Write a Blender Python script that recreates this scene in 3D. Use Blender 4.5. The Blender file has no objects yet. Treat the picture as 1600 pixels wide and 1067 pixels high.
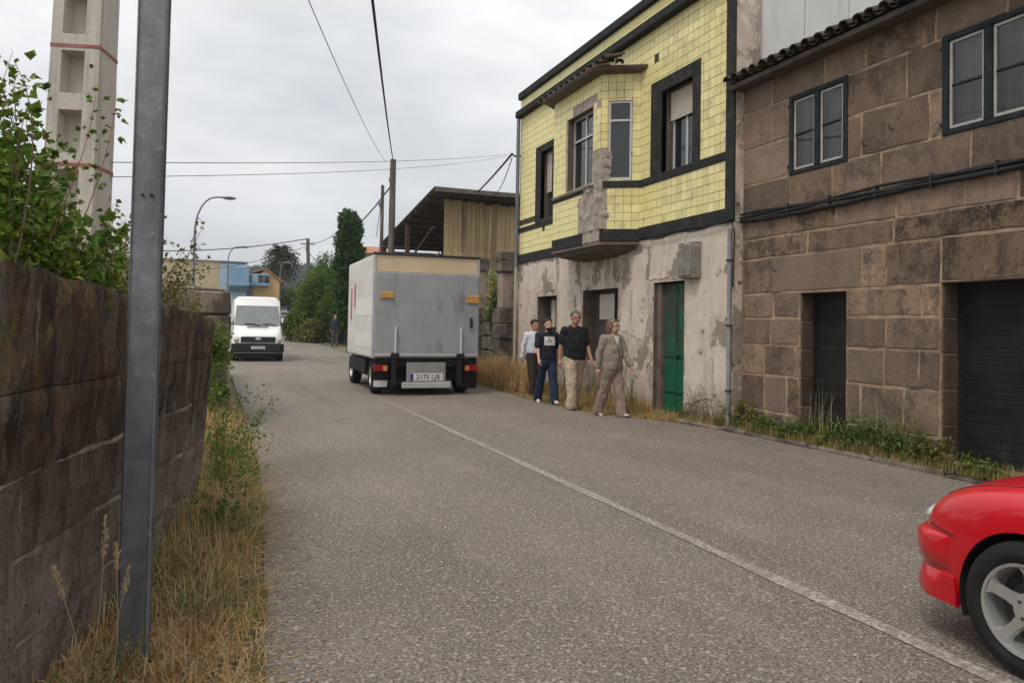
import bpy, bmesh, math, random
from mathutils import Vector, Matrix, noise
R = math.radians
scene = bpy.context.scene
COL = scene.collection
rng = random.Random(7)

# ------------------------------------------------------------------ camera
FPX = 1200.0; YAW = math.atan(461 / 1200.0); PITCH = R(1.5); ROLL = R(1.0); EYE = 1.5
PYX = 513 - FPX * math.tan(PITCH)
cam_d = bpy.data.cameras.new('camera'); cam = bpy.data.objects.new('camera', cam_d); COL.objects.link(cam)
f0 = Vector((math.sin(YAW), math.cos(YAW), 0)); r0 = Vector((math.cos(YAW), -math.sin(YAW), 0))
FW = f0 * math.cos(PITCH) + Vector((0, 0, math.sin(PITCH)))
U0 = -f0 * math.sin(PITCH) + Vector((0, 0, math.cos(PITCH)))
RT = r0 * math.cos(ROLL) + U0 * math.sin(ROLL)
UP = U0 * math.cos(ROLL) - r0 * math.sin(ROLL)
m3 = Matrix((RT, UP, -FW)).transposed()
cam.matrix_world = Matrix.Translation((0, 0, EYE)) @ m3.to_4x4()
cam_d.sensor_width = 36; cam_d.lens = 36 * FPX / 1600; cam_d.shift_y = (PYX - 533.5) / 1600
cam_d.clip_start = 0.05; cam_d.clip_end = 3000
cam_d.dof.use_dof = True; cam_d.dof.focus_distance = 13.0; cam_d.dof.aperture_fstop = 9.0
scene.camera = cam

# ------------------------------------------------------------------ sky, sun, exposure
w = bpy.data.worlds.new('World'); scene.world = w; w.use_nodes = True
nt = w.node_tree; nt.nodes.clear()
N = nt.nodes.new; L = nt.links.new
out = N('ShaderNodeOutputWorld'); bg = N('ShaderNodeBackground'); L(bg.outputs[0], out.inputs[0])
SUN_EL, SUN_ROT = R(58), R(-75)
sky = N('ShaderNodeTexSky'); sky.sky_type = 'NISHITA'; sky.sun_disc = False
sky.sun_elevation = SUN_EL; sky.sun_rotation = SUN_ROT; sky.air_density = 1.0; sky.dust_density = 3.0
tc = N('ShaderNodeTexCoord'); sep = N('ShaderNodeSeparateXYZ'); L(tc.outputs['Generated'], sep.inputs[0])
mp = N('ShaderNodeMapping'); mp.inputs['Scale'].default_value = (1.5, 1.5, 4.2); L(tc.outputs['Generated'], mp.inputs[0])
no = N('ShaderNodeTexNoise'); no.inputs['Scale'].default_value = 2.0; no.inputs['Detail'].default_value = 7; no.inputs['Roughness'].default_value = .55
L(mp.outputs[0], no.inputs['Vector'])
cr = N('ShaderNodeValToRGB'); L(no.outputs[0], cr.inputs[0])
cr.color_ramp.elements[0].position = .3; cr.color_ramp.elements[0].color = (.66, .675, .70, 1)
cr.color_ramp.elements[1].position = .68; cr.color_ramp.elements[1].color = (1.0, 1.0, 1.0, 1)
mr = N('ShaderNodeMapRange'); mr.inputs[1].default_value = 0; mr.inputs[2].default_value = 1
mr.inputs[3].default_value = 7.0; mr.inputs[4].default_value = 12.5; L(sep.outputs[2], mr.inputs[0])   # overcast: brighter overhead
ml = N('ShaderNodeVectorMath'); ml.operation = 'SCALE'; L(cr.outputs[0], ml.inputs[0]); L(mr.outputs[0], ml.inputs['Scale'])
mx = N('ShaderNodeMix'); mx.data_type = 'RGBA'; mx.inputs[0].default_value = .94
L(sky.outputs[0], mx.inputs[6]); L(ml.outputs[0], mx.inputs[7])
L(mx.outputs[2], bg.inputs[0]); bg.inputs[1].default_value = .105
sd = bpy.data.lights.new('sun', 'SUN'); sd.energy = 1.4; sd.angle = R(16); sd.color = (1, .93, .83)
so = bpy.data.objects.new('sun', sd); COL.objects.link(so)
# sun direction: comes from the left of the road, high
az = SUN_ROT
sdir = Vector((math.sin(az) * math.cos(SUN_EL), math.cos(az) * math.cos(SUN_EL), math.sin(SUN_EL)))
sdir = Vector((-.42, -.32, .85)).normalized()
so.rotation_euler = sdir.to_track_quat('Z', 'Y').to_euler()
sky.sun_elevation = math.asin(sdir.z); sky.sun_rotation = math.atan2(sdir.x, sdir.y)
vs = scene.view_settings; vs.view_transform = 'Standard'; vs.look = 'None'; vs.exposure = 0.26; vs.gamma = 1.0
vs.use_curve_mapping = False
scene.render.engine = 'CYCLES'

# ------------------------------------------------------------------ helpers
def ray(x, y): return FW + RT * ((x - 800) / FPX) - UP * ((y - PYX) / FPX)
def onX(x, y, X): d = ray(x, y); t = X / d.x; return Vector((X, d.y * t, EYE + d.z * t))
def onY(x, y, Y): d = ray(x, y); t = Y / d.y; return Vector((d.x * t, Y, EYE + d.z * t))

class MB:
    def __init__(s): s.v = []; s.f = []; s.m = []
    def add(s, vs_, fs, m=0):
        o = len(s.v); s.v.extend([tuple(p) for p in vs_]); s.f.extend([tuple(i + o for i in f) for f in fs]); s.m.extend([m] * len(fs)); return s
    def box(s, x0, x1, y0, y1, z0, z1, m=0, M=None):
        P = [Vector(p) for p in ((x0,y0,z0),(x1,y0,z0),(x1,y1,z0),(x0,y1,z0),(x0,y0,z1),(x1,y0,z1),(x1,y1,z1),(x0,y1,z1))]
        if M is not None: P = [M @ p for p in P]
        return s.add(P, [(0,3,2,1),(4,5,6,7),(0,1,5,4),(1,2,6,5),(2,3,7,6),(3,0,4,7)], m)
    def cbox(s, x0, x1, y0, y1, z0, z1, c, m=0, M=None, jit=0, r=rng):
        c = min(c, (x1-x0)*.45, (y1-y0)*.45, (z1-z0)*.45)
        vs_ = []; idx = {}
        for i in (0, 1):
            for j in (0, 1):
                for k in (0, 1):
                    x, y, z = (x0, x1)[i], (y0, y1)[j], (z0, z1)[k]
                    dx, dy, dz = (c, -c)[i], (c, -c)[j], (c, -c)[k]
                    jx, jy, jz = ((r.random()-.5)*jit, (r.random()-.5)*jit, (r.random()-.5)*jit) if jit else (0, 0, 0)
                    for a, p in enumerate(((x, y+dy, z+dz), (x+dx, y, z+dz), (x+dx, y+dy, z))):
                        idx[(i, j, k, a)] = len(vs_); vs_.append(Vector((p[0]+jx, p[1]+jy, p[2]+jz)))
        f = []
        for i in (0, 1):
            q = [idx[(i, 0, 0, 0)], idx[(i, 1, 0, 0)], idx[(i, 1, 1, 0)], idx[(i, 0, 1, 0)]]; f.append(q if i else q[::-1])
            q = [idx[(0, i, 0, 1)], idx[(1, i, 0, 1)], idx[(1, i, 1, 1)], idx[(0, i, 1, 1)]]; f.append(q[::-1] if i else q)
            q = [idx[(0, 0, i, 2)], idx[(1, 0, i, 2)], idx[(1, 1, i, 2)], idx[(0, 1, i, 2)]]; f.append(q if i else q[::-1])
        for a in (0, 1):
            for b in (0, 1):
                q = [idx[(a, b, 0, 0)], idx[(a, b, 1, 0)], idx[(a, b, 1, 1)], idx[(a, b, 0, 1)]]; f.append(q if (a ^ b) else q[::-1])
                q = [idx[(a, 0, b, 0)], idx[(a, 1, b, 0)], idx[(a, 1, b, 2)], idx[(a, 0, b, 2)]]; f.append(q[::-1] if (a ^ b) else q)
                q = [idx[(0, a, b, 1)], idx[(1, a, b, 1)], idx[(1, a, b, 2)], idx[(0, a, b, 2)]]; f.append(q if (a ^ b) else q[::-1])
        for i in (0, 1):
            for j in (0, 1):
                for k in (0, 1):
                    q = [idx[(i, j, k, 0)], idx[(i, j, k, 1)], idx[(i, j, k, 2)]]; f.append(q if (i + j + k) % 2 else q[::-1])
        if M is not None: vs_ = [M @ p for p in vs_]
        return s.add(vs_, f, m)
    def rings(s, rings, m=0, cap=True, closed=True):
        n = len(rings[0]); o = []; fs = []
        for r_ in rings: o.extend(r_)
        for i in range(len(rings) - 1):
            for j in range(n if closed else n - 1):
                k = (j + 1) % n
                fs.append((i*n+j, i*n+k, (i+1)*n+k, (i+1)*n+j))
        if cap and closed:
            fs.append(tuple(range(n))[::-1]); fs.append(tuple(range((len(rings)-1)*n, len(rings)*n)))
        return s.add(o, fs, m)
    def tube(s, pts, r, n=8, m=0, cap=True, flat=1.0):
        pts = [Vector(p) for p in pts]; rs = r if isinstance(r, (list, tuple)) else [r] * len(pts)
        d0 = (pts[1] - pts[0]).normalized(); u = d0.orthogonal().normalized(); rg = []
        for i, p in enumerate(pts):
            d = (pts[min(i+1, len(pts)-1)] - pts[max(i-1, 0)]).normalized()
            u = (u - d * u.dot(d)).normalized(); v_ = d.cross(u)
            rg.append([p + (u * math.cos(2*math.pi*k/n) + v_ * math.sin(2*math.pi*k/n) * flat) * rs[i] for k in range(n)])
        return s.rings(rg, m, cap)
    def lathe(s, prof, c=(0,0,0), axis='X', n=32, m=0, a0=0, a1=2*math.pi):
        full = abs(a1 - a0 - 2*math.pi) < 1e-6; cnt = n if full else n + 1
        rg = []
        for k in range(cnt):
            a = a0 + (a1 - a0) * k / n; ca, sa = math.cos(a), math.sin(a); r_ = []
            for (h, rad) in prof:
                if axis == 'X': p = (h, rad*ca, rad*sa)
                elif axis == 'Y': p = (rad*sa, h, rad*ca)
                else: p = (rad*ca, rad*sa, h)
                r_.append(Vector(p) + Vector(c))
            rg.append(r_)
        if full: rg.append(rg[0])
        return s.rings(rg, m, cap=False, closed=False)
    def prism(s, poly, a0, a1, axis='X', m=0):
        def P(a, p): return {'X': (a, p[0], p[1]), 'Y': (p[0], a, p[1]), 'Z': (p[0], p[1], a)}[axis]
        n = len(poly); vs_ = [P(a0, p) for p in poly] + [P(a1, p) for p in poly]
        return s.add(vs_, [tuple(range(n))[::-1], tuple(range(n, 2*n))] + [(i, (i+1) % n, n + (i+1) % n, n + i) for i in range(n)], m)
    def ell(s, c, rx, ry, rz, nu=12, nv=8, m=0, M=None):
        c = Vector(c); rg = []
        for i in range(nv + 1):
            t = math.pi * i / nv; r_ = []
            for k in range(nu):
                a = 2 * math.pi * k / nu
                p = Vector((rx*math.sin(t)*math.cos(a), ry*math.sin(t)*math.sin(a), -rz*math.cos(t)))
                r_.append(c + (M @ p if M is not None else p))
            rg.append(r_)
        return s.rings(rg, m, cap=False)
    def mesh(s, name, mats, off=(0,0,0), smooth=False, recalc=False):
        me = bpy.data.meshes.new(name); o = Vector(off)
        me.from_pydata([(p[0]-o.x, p[1]-o.y, p[2]-o.z) for p in s.v], [], s.f)
        for mt in (mats if isinstance(mats, (list, tuple)) else [mats]): me.materials.append(mt)
        me.polygons.foreach_set('material_index', s.m)
        if recalc:
            bm = bmesh.new(); bm.from_mesh(me); bmesh.ops.remove_doubles(bm, verts=bm.verts, dist=1e-5); bmesh.ops.recalc_face_normals(bm, faces=bm.faces); bm.to_mesh(me); bm.free()
        if smooth: me.polygons.foreach_set('use_smooth', [True] * len(me.polygons))
        me.update(); return me
    def build(s, name, mats, parent=None, smooth=False, world=True, recalc=False, sharp=None):
        off = gloc(parent) if (parent is not None and world) else Vector((0, 0, 0))
        me = s.mesh(name, mats, off, smooth, recalc)
        if sharp is not None: me.set_sharp_from_angle(angle=R(sharp))
        return link(name, me, parent)

def gloc(o):
    p = Vector((0, 0, 0))
    while o is not None: p += o.location; o = o.parent
    return p
def link(name, data, parent=None, loc=None):
    o = bpy.data.objects.new(name, data); COL.objects.link(o)
    if parent is not None: o.parent = parent
    if loc is not None: o.location = loc
    return o
def tag(o, label=None, cat=None, group=None, kind=None):
    if label: o['label'] = label
    if cat: o['category'] = cat
    if group: o['group'] = group
    if kind: o['kind'] = kind
    return o
def thing(name, label, cat, loc=(0,0,0), rz=0, group=None):
    o = link(name, None, None, loc); o.rotation_euler = (0, 0, rz); return tag(o, label, cat, group)
def dup(o, parent=None):
    c = o.copy(); COL.objects.link(c); c.parent = parent
    for ch in list(o.children): dup(ch, c)
    return c
WS = bpy.data.scenes.new('workshop'); TCOL = WS.collection      # empty side scene, used only to apply modifiers, removed at the end
def applied(o):
    with bpy.context.temp_override(scene=WS, view_layer=WS.view_layers[0]):
        dg = bpy.context.evaluated_depsgraph_get()
    return bpy.data.meshes.new_from_object(o.evaluated_get(dg))
def fbm(p, s=1.0, o=4): return noise.fractal(Vector(p) * s, 1.0, 2.0, o)

# ------------------------------------------------------------------ materials
def mat(name, c1, c2=None, scale=3.0, rough=.85, bump=0.0, bscale=None, layers=(), rnd=0.0, metal=0.0, coat=0.0, stretch=(1,1,1), spec=.25, nrough=.62, lo=.35, hi=.65, trans=0.0, detail=6.0, speck=None, rnd2=None):
    """layers: (colour, scale, lo, hi, stretch[, (z0, z1) mask]) laid over the base by noise; rnd: value change from object to object"""
    m = bpy.data.materials.new(name); m.use_nodes = True; t = m.node_tree; nd = t.nodes; lk = t.links.new
    b = nd['Principled BSDF']; b.inputs['Roughness'].default_value = rough; b.inputs['Metallic'].default_value = metal
    b.inputs['Specular IOR Level'].default_value = spec
    if coat: b.inputs['Coat Weight'].default_value = coat; b.inputs['Coat Roughness'].default_value = .05
    g = nd.new('ShaderNodeNewGeometry'); pos = g.outputs['Position']
    def nz(sc, st=(1,1,1), det=detail):
        mpn = nd.new('ShaderNodeMapping'); mpn.inputs['Scale'].default_value = st; lk(pos, mpn.inputs[0])
        n_ = nd.new('ShaderNodeTexNoise'); n_.inputs['Scale'].default_value = sc; n_.inputs['Detail'].default_value = det; n_.inputs['Roughness'].default_value = nrough
        lk(mpn.outputs[0], n_.inputs['Vector']); return n_.outputs[0]
    def rng_(v, a, z):
        q = nd.new('ShaderNodeMapRange'); q.inputs[1].default_value = a; q.inputs[2].default_value = z; lk(v, q.inputs[0]); return q.outputs[0]
    def mix(fac, a, bb):
        q = nd.new('ShaderNodeMix'); q.data_type = 'RGBA'
        lk(fac, q.inputs[0])
        if isinstance(a, tuple): q.inputs[6].default_value = (*a, 1)
        else: lk(a, q.inputs[6])
        if isinstance(bb, tuple): q.inputs[7].default_value = (*bb, 1)
        else: lk(bb, q.inputs[7])
        return q.outputs[2]
    col = c1
    if c2 is not None: col = mix(rng_(nz(scale, stretch), lo, hi), c1, c2)
    for ly in layers:
        f = rng_(nz(ly[1], ly[4] if len(ly) > 4 else (1,1,1)), ly[2], ly[3])
        if len(ly) > 5:
            sp = nd.new('ShaderNodeSeparateXYZ'); lk(pos, sp.inputs[0])
            q = nd.new('ShaderNodeMath'); q.operation = 'MULTIPLY'; lk(f, q.inputs[0]); lk(rng_(sp.outputs[2], ly[5][0], ly[5][1]), q.inputs[1]); f = q.outputs[0]
        col = mix(f, col, ly[0])
    if speck:   # (colour, scale, threshold)
        vo = nd.new('ShaderNodeTexVoronoi'); vo.inputs['Scale'].default_value = speck[1]; lk(pos, vo.inputs['Vector'])
        sx = nd.new('ShaderNodeSeparateColor'); lk(vo.outputs['Color'], sx.inputs[0])
        col = mix(rng_(sx.outputs[0], speck[2], 1.0), col, speck[0])
    if rnd2:    # second colour some objects lean to
        oi = nd.new('ShaderNodeObjectInfo'); q = nd.new('ShaderNodeMath'); q.operation = 'MULTIPLY'; q.inputs[1].default_value = 17.31; lk(oi.outputs['Random'], q.inputs[0])
        q2 = nd.new('ShaderNodeMath'); q2.operation = 'FRACT'; lk(q.outputs[0], q2.inputs[0]); q3 = nd.new('ShaderNodeMath'); q3.operation = 'MULTIPLY'; q3.inputs[1].default_value = rnd2[1]; lk(q2.outputs[0], q3.inputs[0])
        col = mix(q3.outputs[0], col, rnd2[0])
    if rnd:
        oi = nd.new('ShaderNodeObjectInfo'); hs = nd.new('ShaderNodeHueSaturation')
        q = nd.new('ShaderNodeMapRange'); q.inputs[3].default_value = 1 - rnd; q.inputs[4].default_value = 1 + rnd; lk(oi.outputs['Random'], q.inputs[0]); lk(q.outputs[0], hs.inputs['Value'])
        if isinstance(col, tuple): hs.inputs['Color'].default_value = (*col, 1)
        else: lk(col, hs.inputs['Color'])
        col = hs.outputs[0]
    if isinstance(col, tuple): b.inputs['Base Color'].default_value = (*col, 1)
    else: lk(col, b.inputs['Base Color'])
    if bump:
        bp = nd.new('ShaderNodeBump'); bp.inputs['Strength'].default_value = bump; bp.inputs['Distance'].default_value = .02
        lk(nz(bscale or scale * 4), bp.inputs['Height']); lk(bp.outputs[0], b.inputs['Normal'])
    if trans:
        tr = nd.new('ShaderNodeBsdfTranslucent'); ms = nd.new('ShaderNodeMixShader'); ms.inputs[0].default_value = trans
        if isinstance(col, tuple): tr.inputs[0].default_value = (*col, 1)
        else: lk(col, tr.inputs[0])
        lk(b.outputs[0], ms.inputs[1]); lk(tr.outputs[0], ms.inputs[2]); lk(ms.outputs[0], nd['Material Output'].inputs[0])
    return m

black = mat('black rubber', (.012,.012,.012), (.022,.021,.02), 8, .75)
dark_metal = mat('dark metal', (.03,.03,.032), (.05,.048,.045), 6, .55)
steel = mat('galvanised steel', (.15,.16,.175), (.215,.225,.24), 14, .5, metal=.4, layers=(((.10,.10,.105), 3, .5, .75, (1,1,.25)), ((.27,.28,.29), 20, .6, .7)))
plate_white = mat('white plate', (.62,.62,.62), rough=.4)
glass_dark = mat('window glass', (.018,.02,.022), rough=.06, spec=.8)
glass_clear = bpy.data.materials.new('clear window glass'); glass_clear.use_nodes = True
_t = glass_clear.node_tree; _t.nodes.remove(_t.nodes['Principled BSDF'])
_a, _g, _m, _f = [_t.nodes.new(k) for k in ('ShaderNodeBsdfTransparent', 'ShaderNodeBsdfGlossy', 'ShaderNodeMixShader', 'ShaderNodeFresnel')]
_a.inputs[0].default_value = (.72,.74,.74,1); _g.inputs['Roughness'].default_value = .03; _f.inputs['IOR'].default_value = 1.75
_t.links.new(_f.outputs[0], _m.inputs[0]); _t.links.new(_a.outputs[0], _m.inputs[1]); _t.links.new(_g.outputs[0], _m.inputs[2]); _t.links.new(_m.outputs[0], _t.nodes['Material Output'].inputs[0])
rubber = mat('tyre', (.014,.014,.015), (.024,.023,.022), 10, .8, bump=.1)
red_lens = mat('red lens', (.24,.008,.008), (.3,.012,.01), 20, .25)
amber = mat('amber lens', (.46,.25,.075), (.54,.31,.1), 9, .35)
wood_dark = mat('weathered pole wood', (.09,.075,.06), (.17,.15,.125), 6, .9, stretch=(1,1,.15), bump=.4, bscale=30)
cable_m = mat('cable sheath', (.018,.018,.019), rough=.6)
# ------------------------------------------------------------------ ground, road, kerb
def smooth01(t): t = max(0., min(1., t)); return t*t*(3-2*t)
def gz(y):
    if y < 34: return 0.0
    d = y - 34
    return .03 * d * smooth01(d / 14)
soil = mat('dry soil', (.13,.1,.07), (.2,.16,.1), 1.5, .95, bump=.5, bscale=20, layers=(((.08,.1,.035), .8, .5, .62), ((.22,.17,.1), 6, .55, .7)))
asphalt = mat('worn asphalt', (.142,.117,.095), (.208,.175,.143), .8, .8, bump=.8, bscale=60, detail=4, lo=.36, hi=.66, stretch=(1,.4,1),
              layers=(((.105,.087,.072), .35, .54, .72, (1.6,.12,1)), ((.26,.22,.18), 2.2, .56, .8, (1,.3,1)), ((.055,.045,.038), 52, .50, .62), ((.40,.34,.28), 64, .53, .64), ((.03,.025,.021), 110, .58, .66), ((.48,.42,.35), 120, .61, .69)), speck=((.42,.365,.30), 70, .88), spec=.5)
def cracks(m):
    t = m.node_tree; nd = t.nodes; lk = t.links.new; b = nd['Principled BSDF']; src = b.inputs['Base Color'].links[0].from_socket
    g_ = nd.new('ShaderNodeNewGeometry'); n1 = nd.new('ShaderNodeTexNoise'); n1.inputs['Scale'].default_value = 3; n1.inputs['Detail'].default_value = 6; lk(g_.outputs['Position'], n1.inputs['Vector'])
    vm = nd.new('ShaderNodeVectorMath'); vm.operation = 'SCALE'; vm.inputs['Scale'].default_value = .7; lk(n1.outputs['Color'], vm.inputs[0]); va = nd.new('ShaderNodeVectorMath'); lk(g_.outputs['Position'], va.inputs[0]); lk(vm.outputs[0], va.inputs[1])
    vo = nd.new('ShaderNodeTexVoronoi'); vo.feature = 'DISTANCE_TO_EDGE'; vo.inputs['Scale'].default_value = .55; lk(va.outputs[0], vo.inputs['Vector'])
    mr_ = nd.new('ShaderNodeMapRange'); mr_.inputs[1].default_value = .0045; mr_.inputs[2].default_value = .0005; lk(vo.outputs[0], mr_.inputs[0])
    n2 = nd.new('ShaderNodeTexNoise'); n2.inputs['Scale'].default_value = .45; lk(g_.outputs['Position'], n2.inputs['Vector']); m2_ = nd.new('ShaderNodeMapRange'); m2_.inputs[1].default_value = .55; m2_.inputs[2].default_value = .66; lk(n2.outputs[0], m2_.inputs[0])
    mu = nd.new('ShaderNodeMath'); mu.operation = 'MULTIPLY'; lk(mr_.outputs[0], mu.inputs[0]); lk(m2_.outputs[0], mu.inputs[1])
    mx_ = nd.new('ShaderNodeMix'); mx_.data_type = 'RGBA'; lk(mu.outputs[0], mx_.inputs[0]); lk(src, mx_.inputs[6]); mx_.inputs[7].default_value = (.06,.05,.042,1); lk(mx_.outputs[2], b.inputs['Base Color'])
cracks(asphalt)
paint = mat('worn road paint', (.45,.41,.36), (.33,.29,.25), 22, .8, bump=.3, bscale=80, layers=(((.2,.17,.142), 34, .42, .56), ((.2,.17,.142), 3, .52, .7)))
kerb_m = mat('kerb concrete', (.13,.105,.085), (.2,.165,.135), 5, .95, bump=.6, bscale=30, layers=(((.06,.05,.04), 3, .46, .62),), rnd=.2)

def strip(name, pts, mt, dz, kind='structure', label=None, sub=None):
    """pts: (y, xl, xr) rows"""
    rows = []
    for i in range(len(pts) - 1):
        (ya, la, ra), (yb, lb, rb) = pts[i], pts[i+1]
        n = max(1, int((yb - ya) / 1.0))
        for k in range(n): t = k / n; rows.append((ya+(yb-ya)*t, la+(lb-la)*t, ra+(rb-ra)*t))
    rows.append(pts[-1]); nx = 12 if sub is None else sub
    vs_ = []; fs = []
    for (y, l, r_) in rows:
        for k in range(nx + 1): vs_.append((l + (r_-l)*k/nx, y, gz(y) + dz))
    for i in range(len(rows) - 1):
        for k in range(nx): a = i*(nx+1)+k; fs.append((a, a+1, a+nx+2, a+nx+1))
    o = MB().add(vs_, fs).build(name, mt); return tag(o, label, None, None, kind)

ys = [-390, -100, -30, -10] + [i * 2 for i in range(-4, 70)] + [145, 160, 190, 240, 320, 450, 560]
xs = [-420, -300, -120, -50, -20, -10, -5, -2, 0, 2, 4, 6, 8, 10, 15, 20, 30, 60, 120, 300, 560]
g = MB(); vs_ = [(x, y, gz(min(y, 140)) - .03 + (fbm((x, y, 0), .05) * .3 if abs(x - 3) > 25 or y > 130 else 0)) for y in ys for x in xs]; n = len(xs)
g.add(vs_, [(i*n+j, i*n+j+1, (i+1)*n+j+1, (i+1)*n+j) for i in range(len(ys)-1) for j in range(n-1)])
tag(g.build('ground', soil), kind='structure')
road_pts = [(-30,-.9,7.35),(-6,-.6,7.35),(1,.02,7.32),(3.4,.23,7.32),(6.9,.41,7.34),(9.7,.45,7.28),(10.9,.46,7.05),(12.8,.47,6.3),(15.4,.47,6.2),(20,.44,6.55),
            (30,.4,6.75),(38,.3,6.6),(44,.1,6.0),(50,.1,5.0),(56,.9,5.2),(62,2.4,6.4),(70,4.4,8.6),(80,7,11.6),(100,12.5,17.5),(140,22,28)]
tag(strip('road', road_pts, asphalt, 0.0), 'grey worn asphalt road running between the wall and the houses')
ln = []
for i in range(0, 80):
    y = -4 + i * .25; ww = .050 + .010 * math.sin(y*3.1) * math.sin(y*1.3) + .008 * fbm((y, 3, 0), 2)
    if y > 11: ww *= max(.15, 1 - (y - 11) / 7)
    c = 3.22 + .015 * fbm((y, 9, 0), .6)
    ln.append((y, c - ww, c + ww))
tag(strip('centre_line', ln, paint, .005, sub=1), 'worn white painted line down the middle of the road')
# kerb stones and raised verge on the right, in front of the granite house
verge = [(-10,7.34,7.75),(3.4,7.34,7.75),(6.9,7.36,7.75),(9.4,7.32,7.75),(9.75,7.3,7.6)]
tag(strip('verge', verge, soil, .07, sub=2), 'raised strip of soil between kerb and granite house')
vk = thing('kerb', 'low weathered concrete kerb along the weeds below the granite house', 'kerb', (7.4, 5, 0))
y = -8.0; kl = [(-10,7.27),(3.4,7.27),(6.9,7.29),(9.7,7.24),(10.6,7.12)]
def interp(tab, y):
    for (a, b), (c, d) in zip(tab, tab[1:]):
        if a <= y <= c: return b + (d-b)*(y-a)/(c-a)
    return tab[0][1] if y < tab[0][0] else tab[-1][1]
while y < 10.5:
    l = rng.uniform(.85, 1.05); x = interp(kl, y + l/2); a = (interp(kl, y+l) - interp(kl, y)) / l
    M = Matrix.Translation((x, y + l/2, 0)) @ Matrix.Rotation(-math.atan(a), 4, 'Z')
    MB().cbox(-.015, .11, -l/2+.006, l/2-.006, -.1, .06 + rng.uniform(-.02, .012), .025, M=M, jit=.025).build('kerb_stone', kerb_m, vk)
    y += l
# ------------------------------------------------------------------ yellow tiled house
XF = 7.4; HY0, HY1 = 9.78, 18.83
plaster = mat('peeling plaster', (.565,.475,.39), (.47,.39,.315), 2.2, .92, nrough=.7, bump=.35, bscale=9,
              layers=(((.66,.57,.48), 5, .52, .6), ((.28,.225,.18), .75, .52, .55), ((.36,.30,.245), 1.6, .56, .6), ((.15,.12,.095), 2.6, .6, .64), ((.14,.115,.09), 5, .5, .62, (1,1,1), (.75,.0)), ((.2,.165,.13), 3.5, .56, .7, (1,1,.18))))
grout = mat('grime grout', (.045,.038,.024), (.085,.07,.045), 12, .95)
tile_m = mat('yellow glazed tile', (.72,.635,.27), (.76,.685,.335), 2.0, .35, rnd=.13, spec=.4, layers=(((.52,.44,.23), 4, .55, .72), ((.30,.23,.13), 8, .64, .76), ((.36,.29,.16), 2.2, .6, .8, (1,1,.2))))
trim = mat('dark painted trim', (.022,.023,.024), (.042,.041,.039), 5, .8, bump=.25, spec=.12, layers=(((.09,.085,.075), 7, .6, .75), ((.02,.03,.02), 2, .55, .7)))
concrete = mat('spalled concrete', (.30,.255,.21), (.44,.385,.325), 5, .95, nrough=.72, bump=1.0, bscale=22, layers=(((.12,.095,.075), 4, .56, .66), ((.5,.46,.41), 9, .6, .7)))
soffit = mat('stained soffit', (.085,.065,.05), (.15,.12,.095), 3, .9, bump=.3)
shutter_m = mat('roller shutter', (.46,.40,.34), (.52,.46,.40), 3, .6)
alu = mat('aluminium', (.5,.5,.5), rough=.45, metal=.3)
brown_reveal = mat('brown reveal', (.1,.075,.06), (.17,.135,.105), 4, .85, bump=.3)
green_door = mat('flaking green paint', (.008,.078,.042), (.014,.12,.064), 4, .55, bump=.3, layers=(((.05,.04,.03), 5, .40, .56, (1,1,.5), (.9,1.9)), ((.06,.05,.035), 5, .58, .68, (1,1,.5)), ((.03,.03,.02), 3, .62, .7)))
white_panel = mat('pale rendered panel', (.62,.62,.61), (.68,.68,.67), 1.2, .85, layers=(((.4,.4,.39), 2.5, .55, .75, (1,1,.3)),))
old_tile = mat('old clay roof tile', (.05,.035,.027), (.085,.06,.045), 6, .9, bump=.4, layers=(((.06,.065,.04), 3, .5, .65), ((.13,.11,.09), 9, .6, .72)), rnd=.25)
pvc = mat('cream downpipe', (.45,.42,.34), (.36,.33,.26), 3, .6)

def wall_x(mb, X, y0, y1, z0, z1, holes, dep, thick=.35, m=0, mrev=None):
    """wall facing -X at X with rectangular holes (y0, y1, z0, z1); reveals go dep inward"""
    mrev = m if mrev is None else mrev
    yy = sorted({y0, y1, *[v for h in holes for v in h[:2]]}); zz = sorted({z0, z1, *[v for h in holes for v in h[2:4]]})
    for a, b in zip(yy, yy[1:]):
        for c, d in zip(zz, zz[1:]):
            if any(h[0] <= a and b <= h[1] and h[2] <= c and d <= h[3] for h in holes): continue
            mb.add([(X,a,c),(X,b,c),(X,b,d),(X,a,d)], [(0,3,2,1)], m)
    for h in holes:
        a, b, c, d = h[:4]; x = X + dep
        mb.add([(X,a,c),(x,a,c),(x,a,d),(X,a,d)], [(0,3,2,1)], mrev); mb.add([(X,b,c),(x,b,c),(x,b,d),(X,b,d)], [(0,1,2,3)], mrev)
        mb.add([(X,a,c),(x,a,c),(x,b,c),(X,b,c)], [(0,1,2,3)], mrev); mb.add([(X,a,d),(x,a,d),(x,b,d),(X,b,d)], [(0,3,2,1)], mrev)
    x = X + thick
    mb.add([(X,y0,z0),(x,y0,z0),(x,y0,z1),(X,y0,z1)], [(0,1,2,3)], m); mb.add([(X,y1,z0),(x,y1,z0),(x,y1,z1),(X,y1,z1)], [(0,3,2,1)], m)
    mb.add([(X,y0,z1),(x,y0,z1),(x,y1,z1),(X,y1,z1)], [(0,1,2,3)], m)
    return mb
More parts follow.
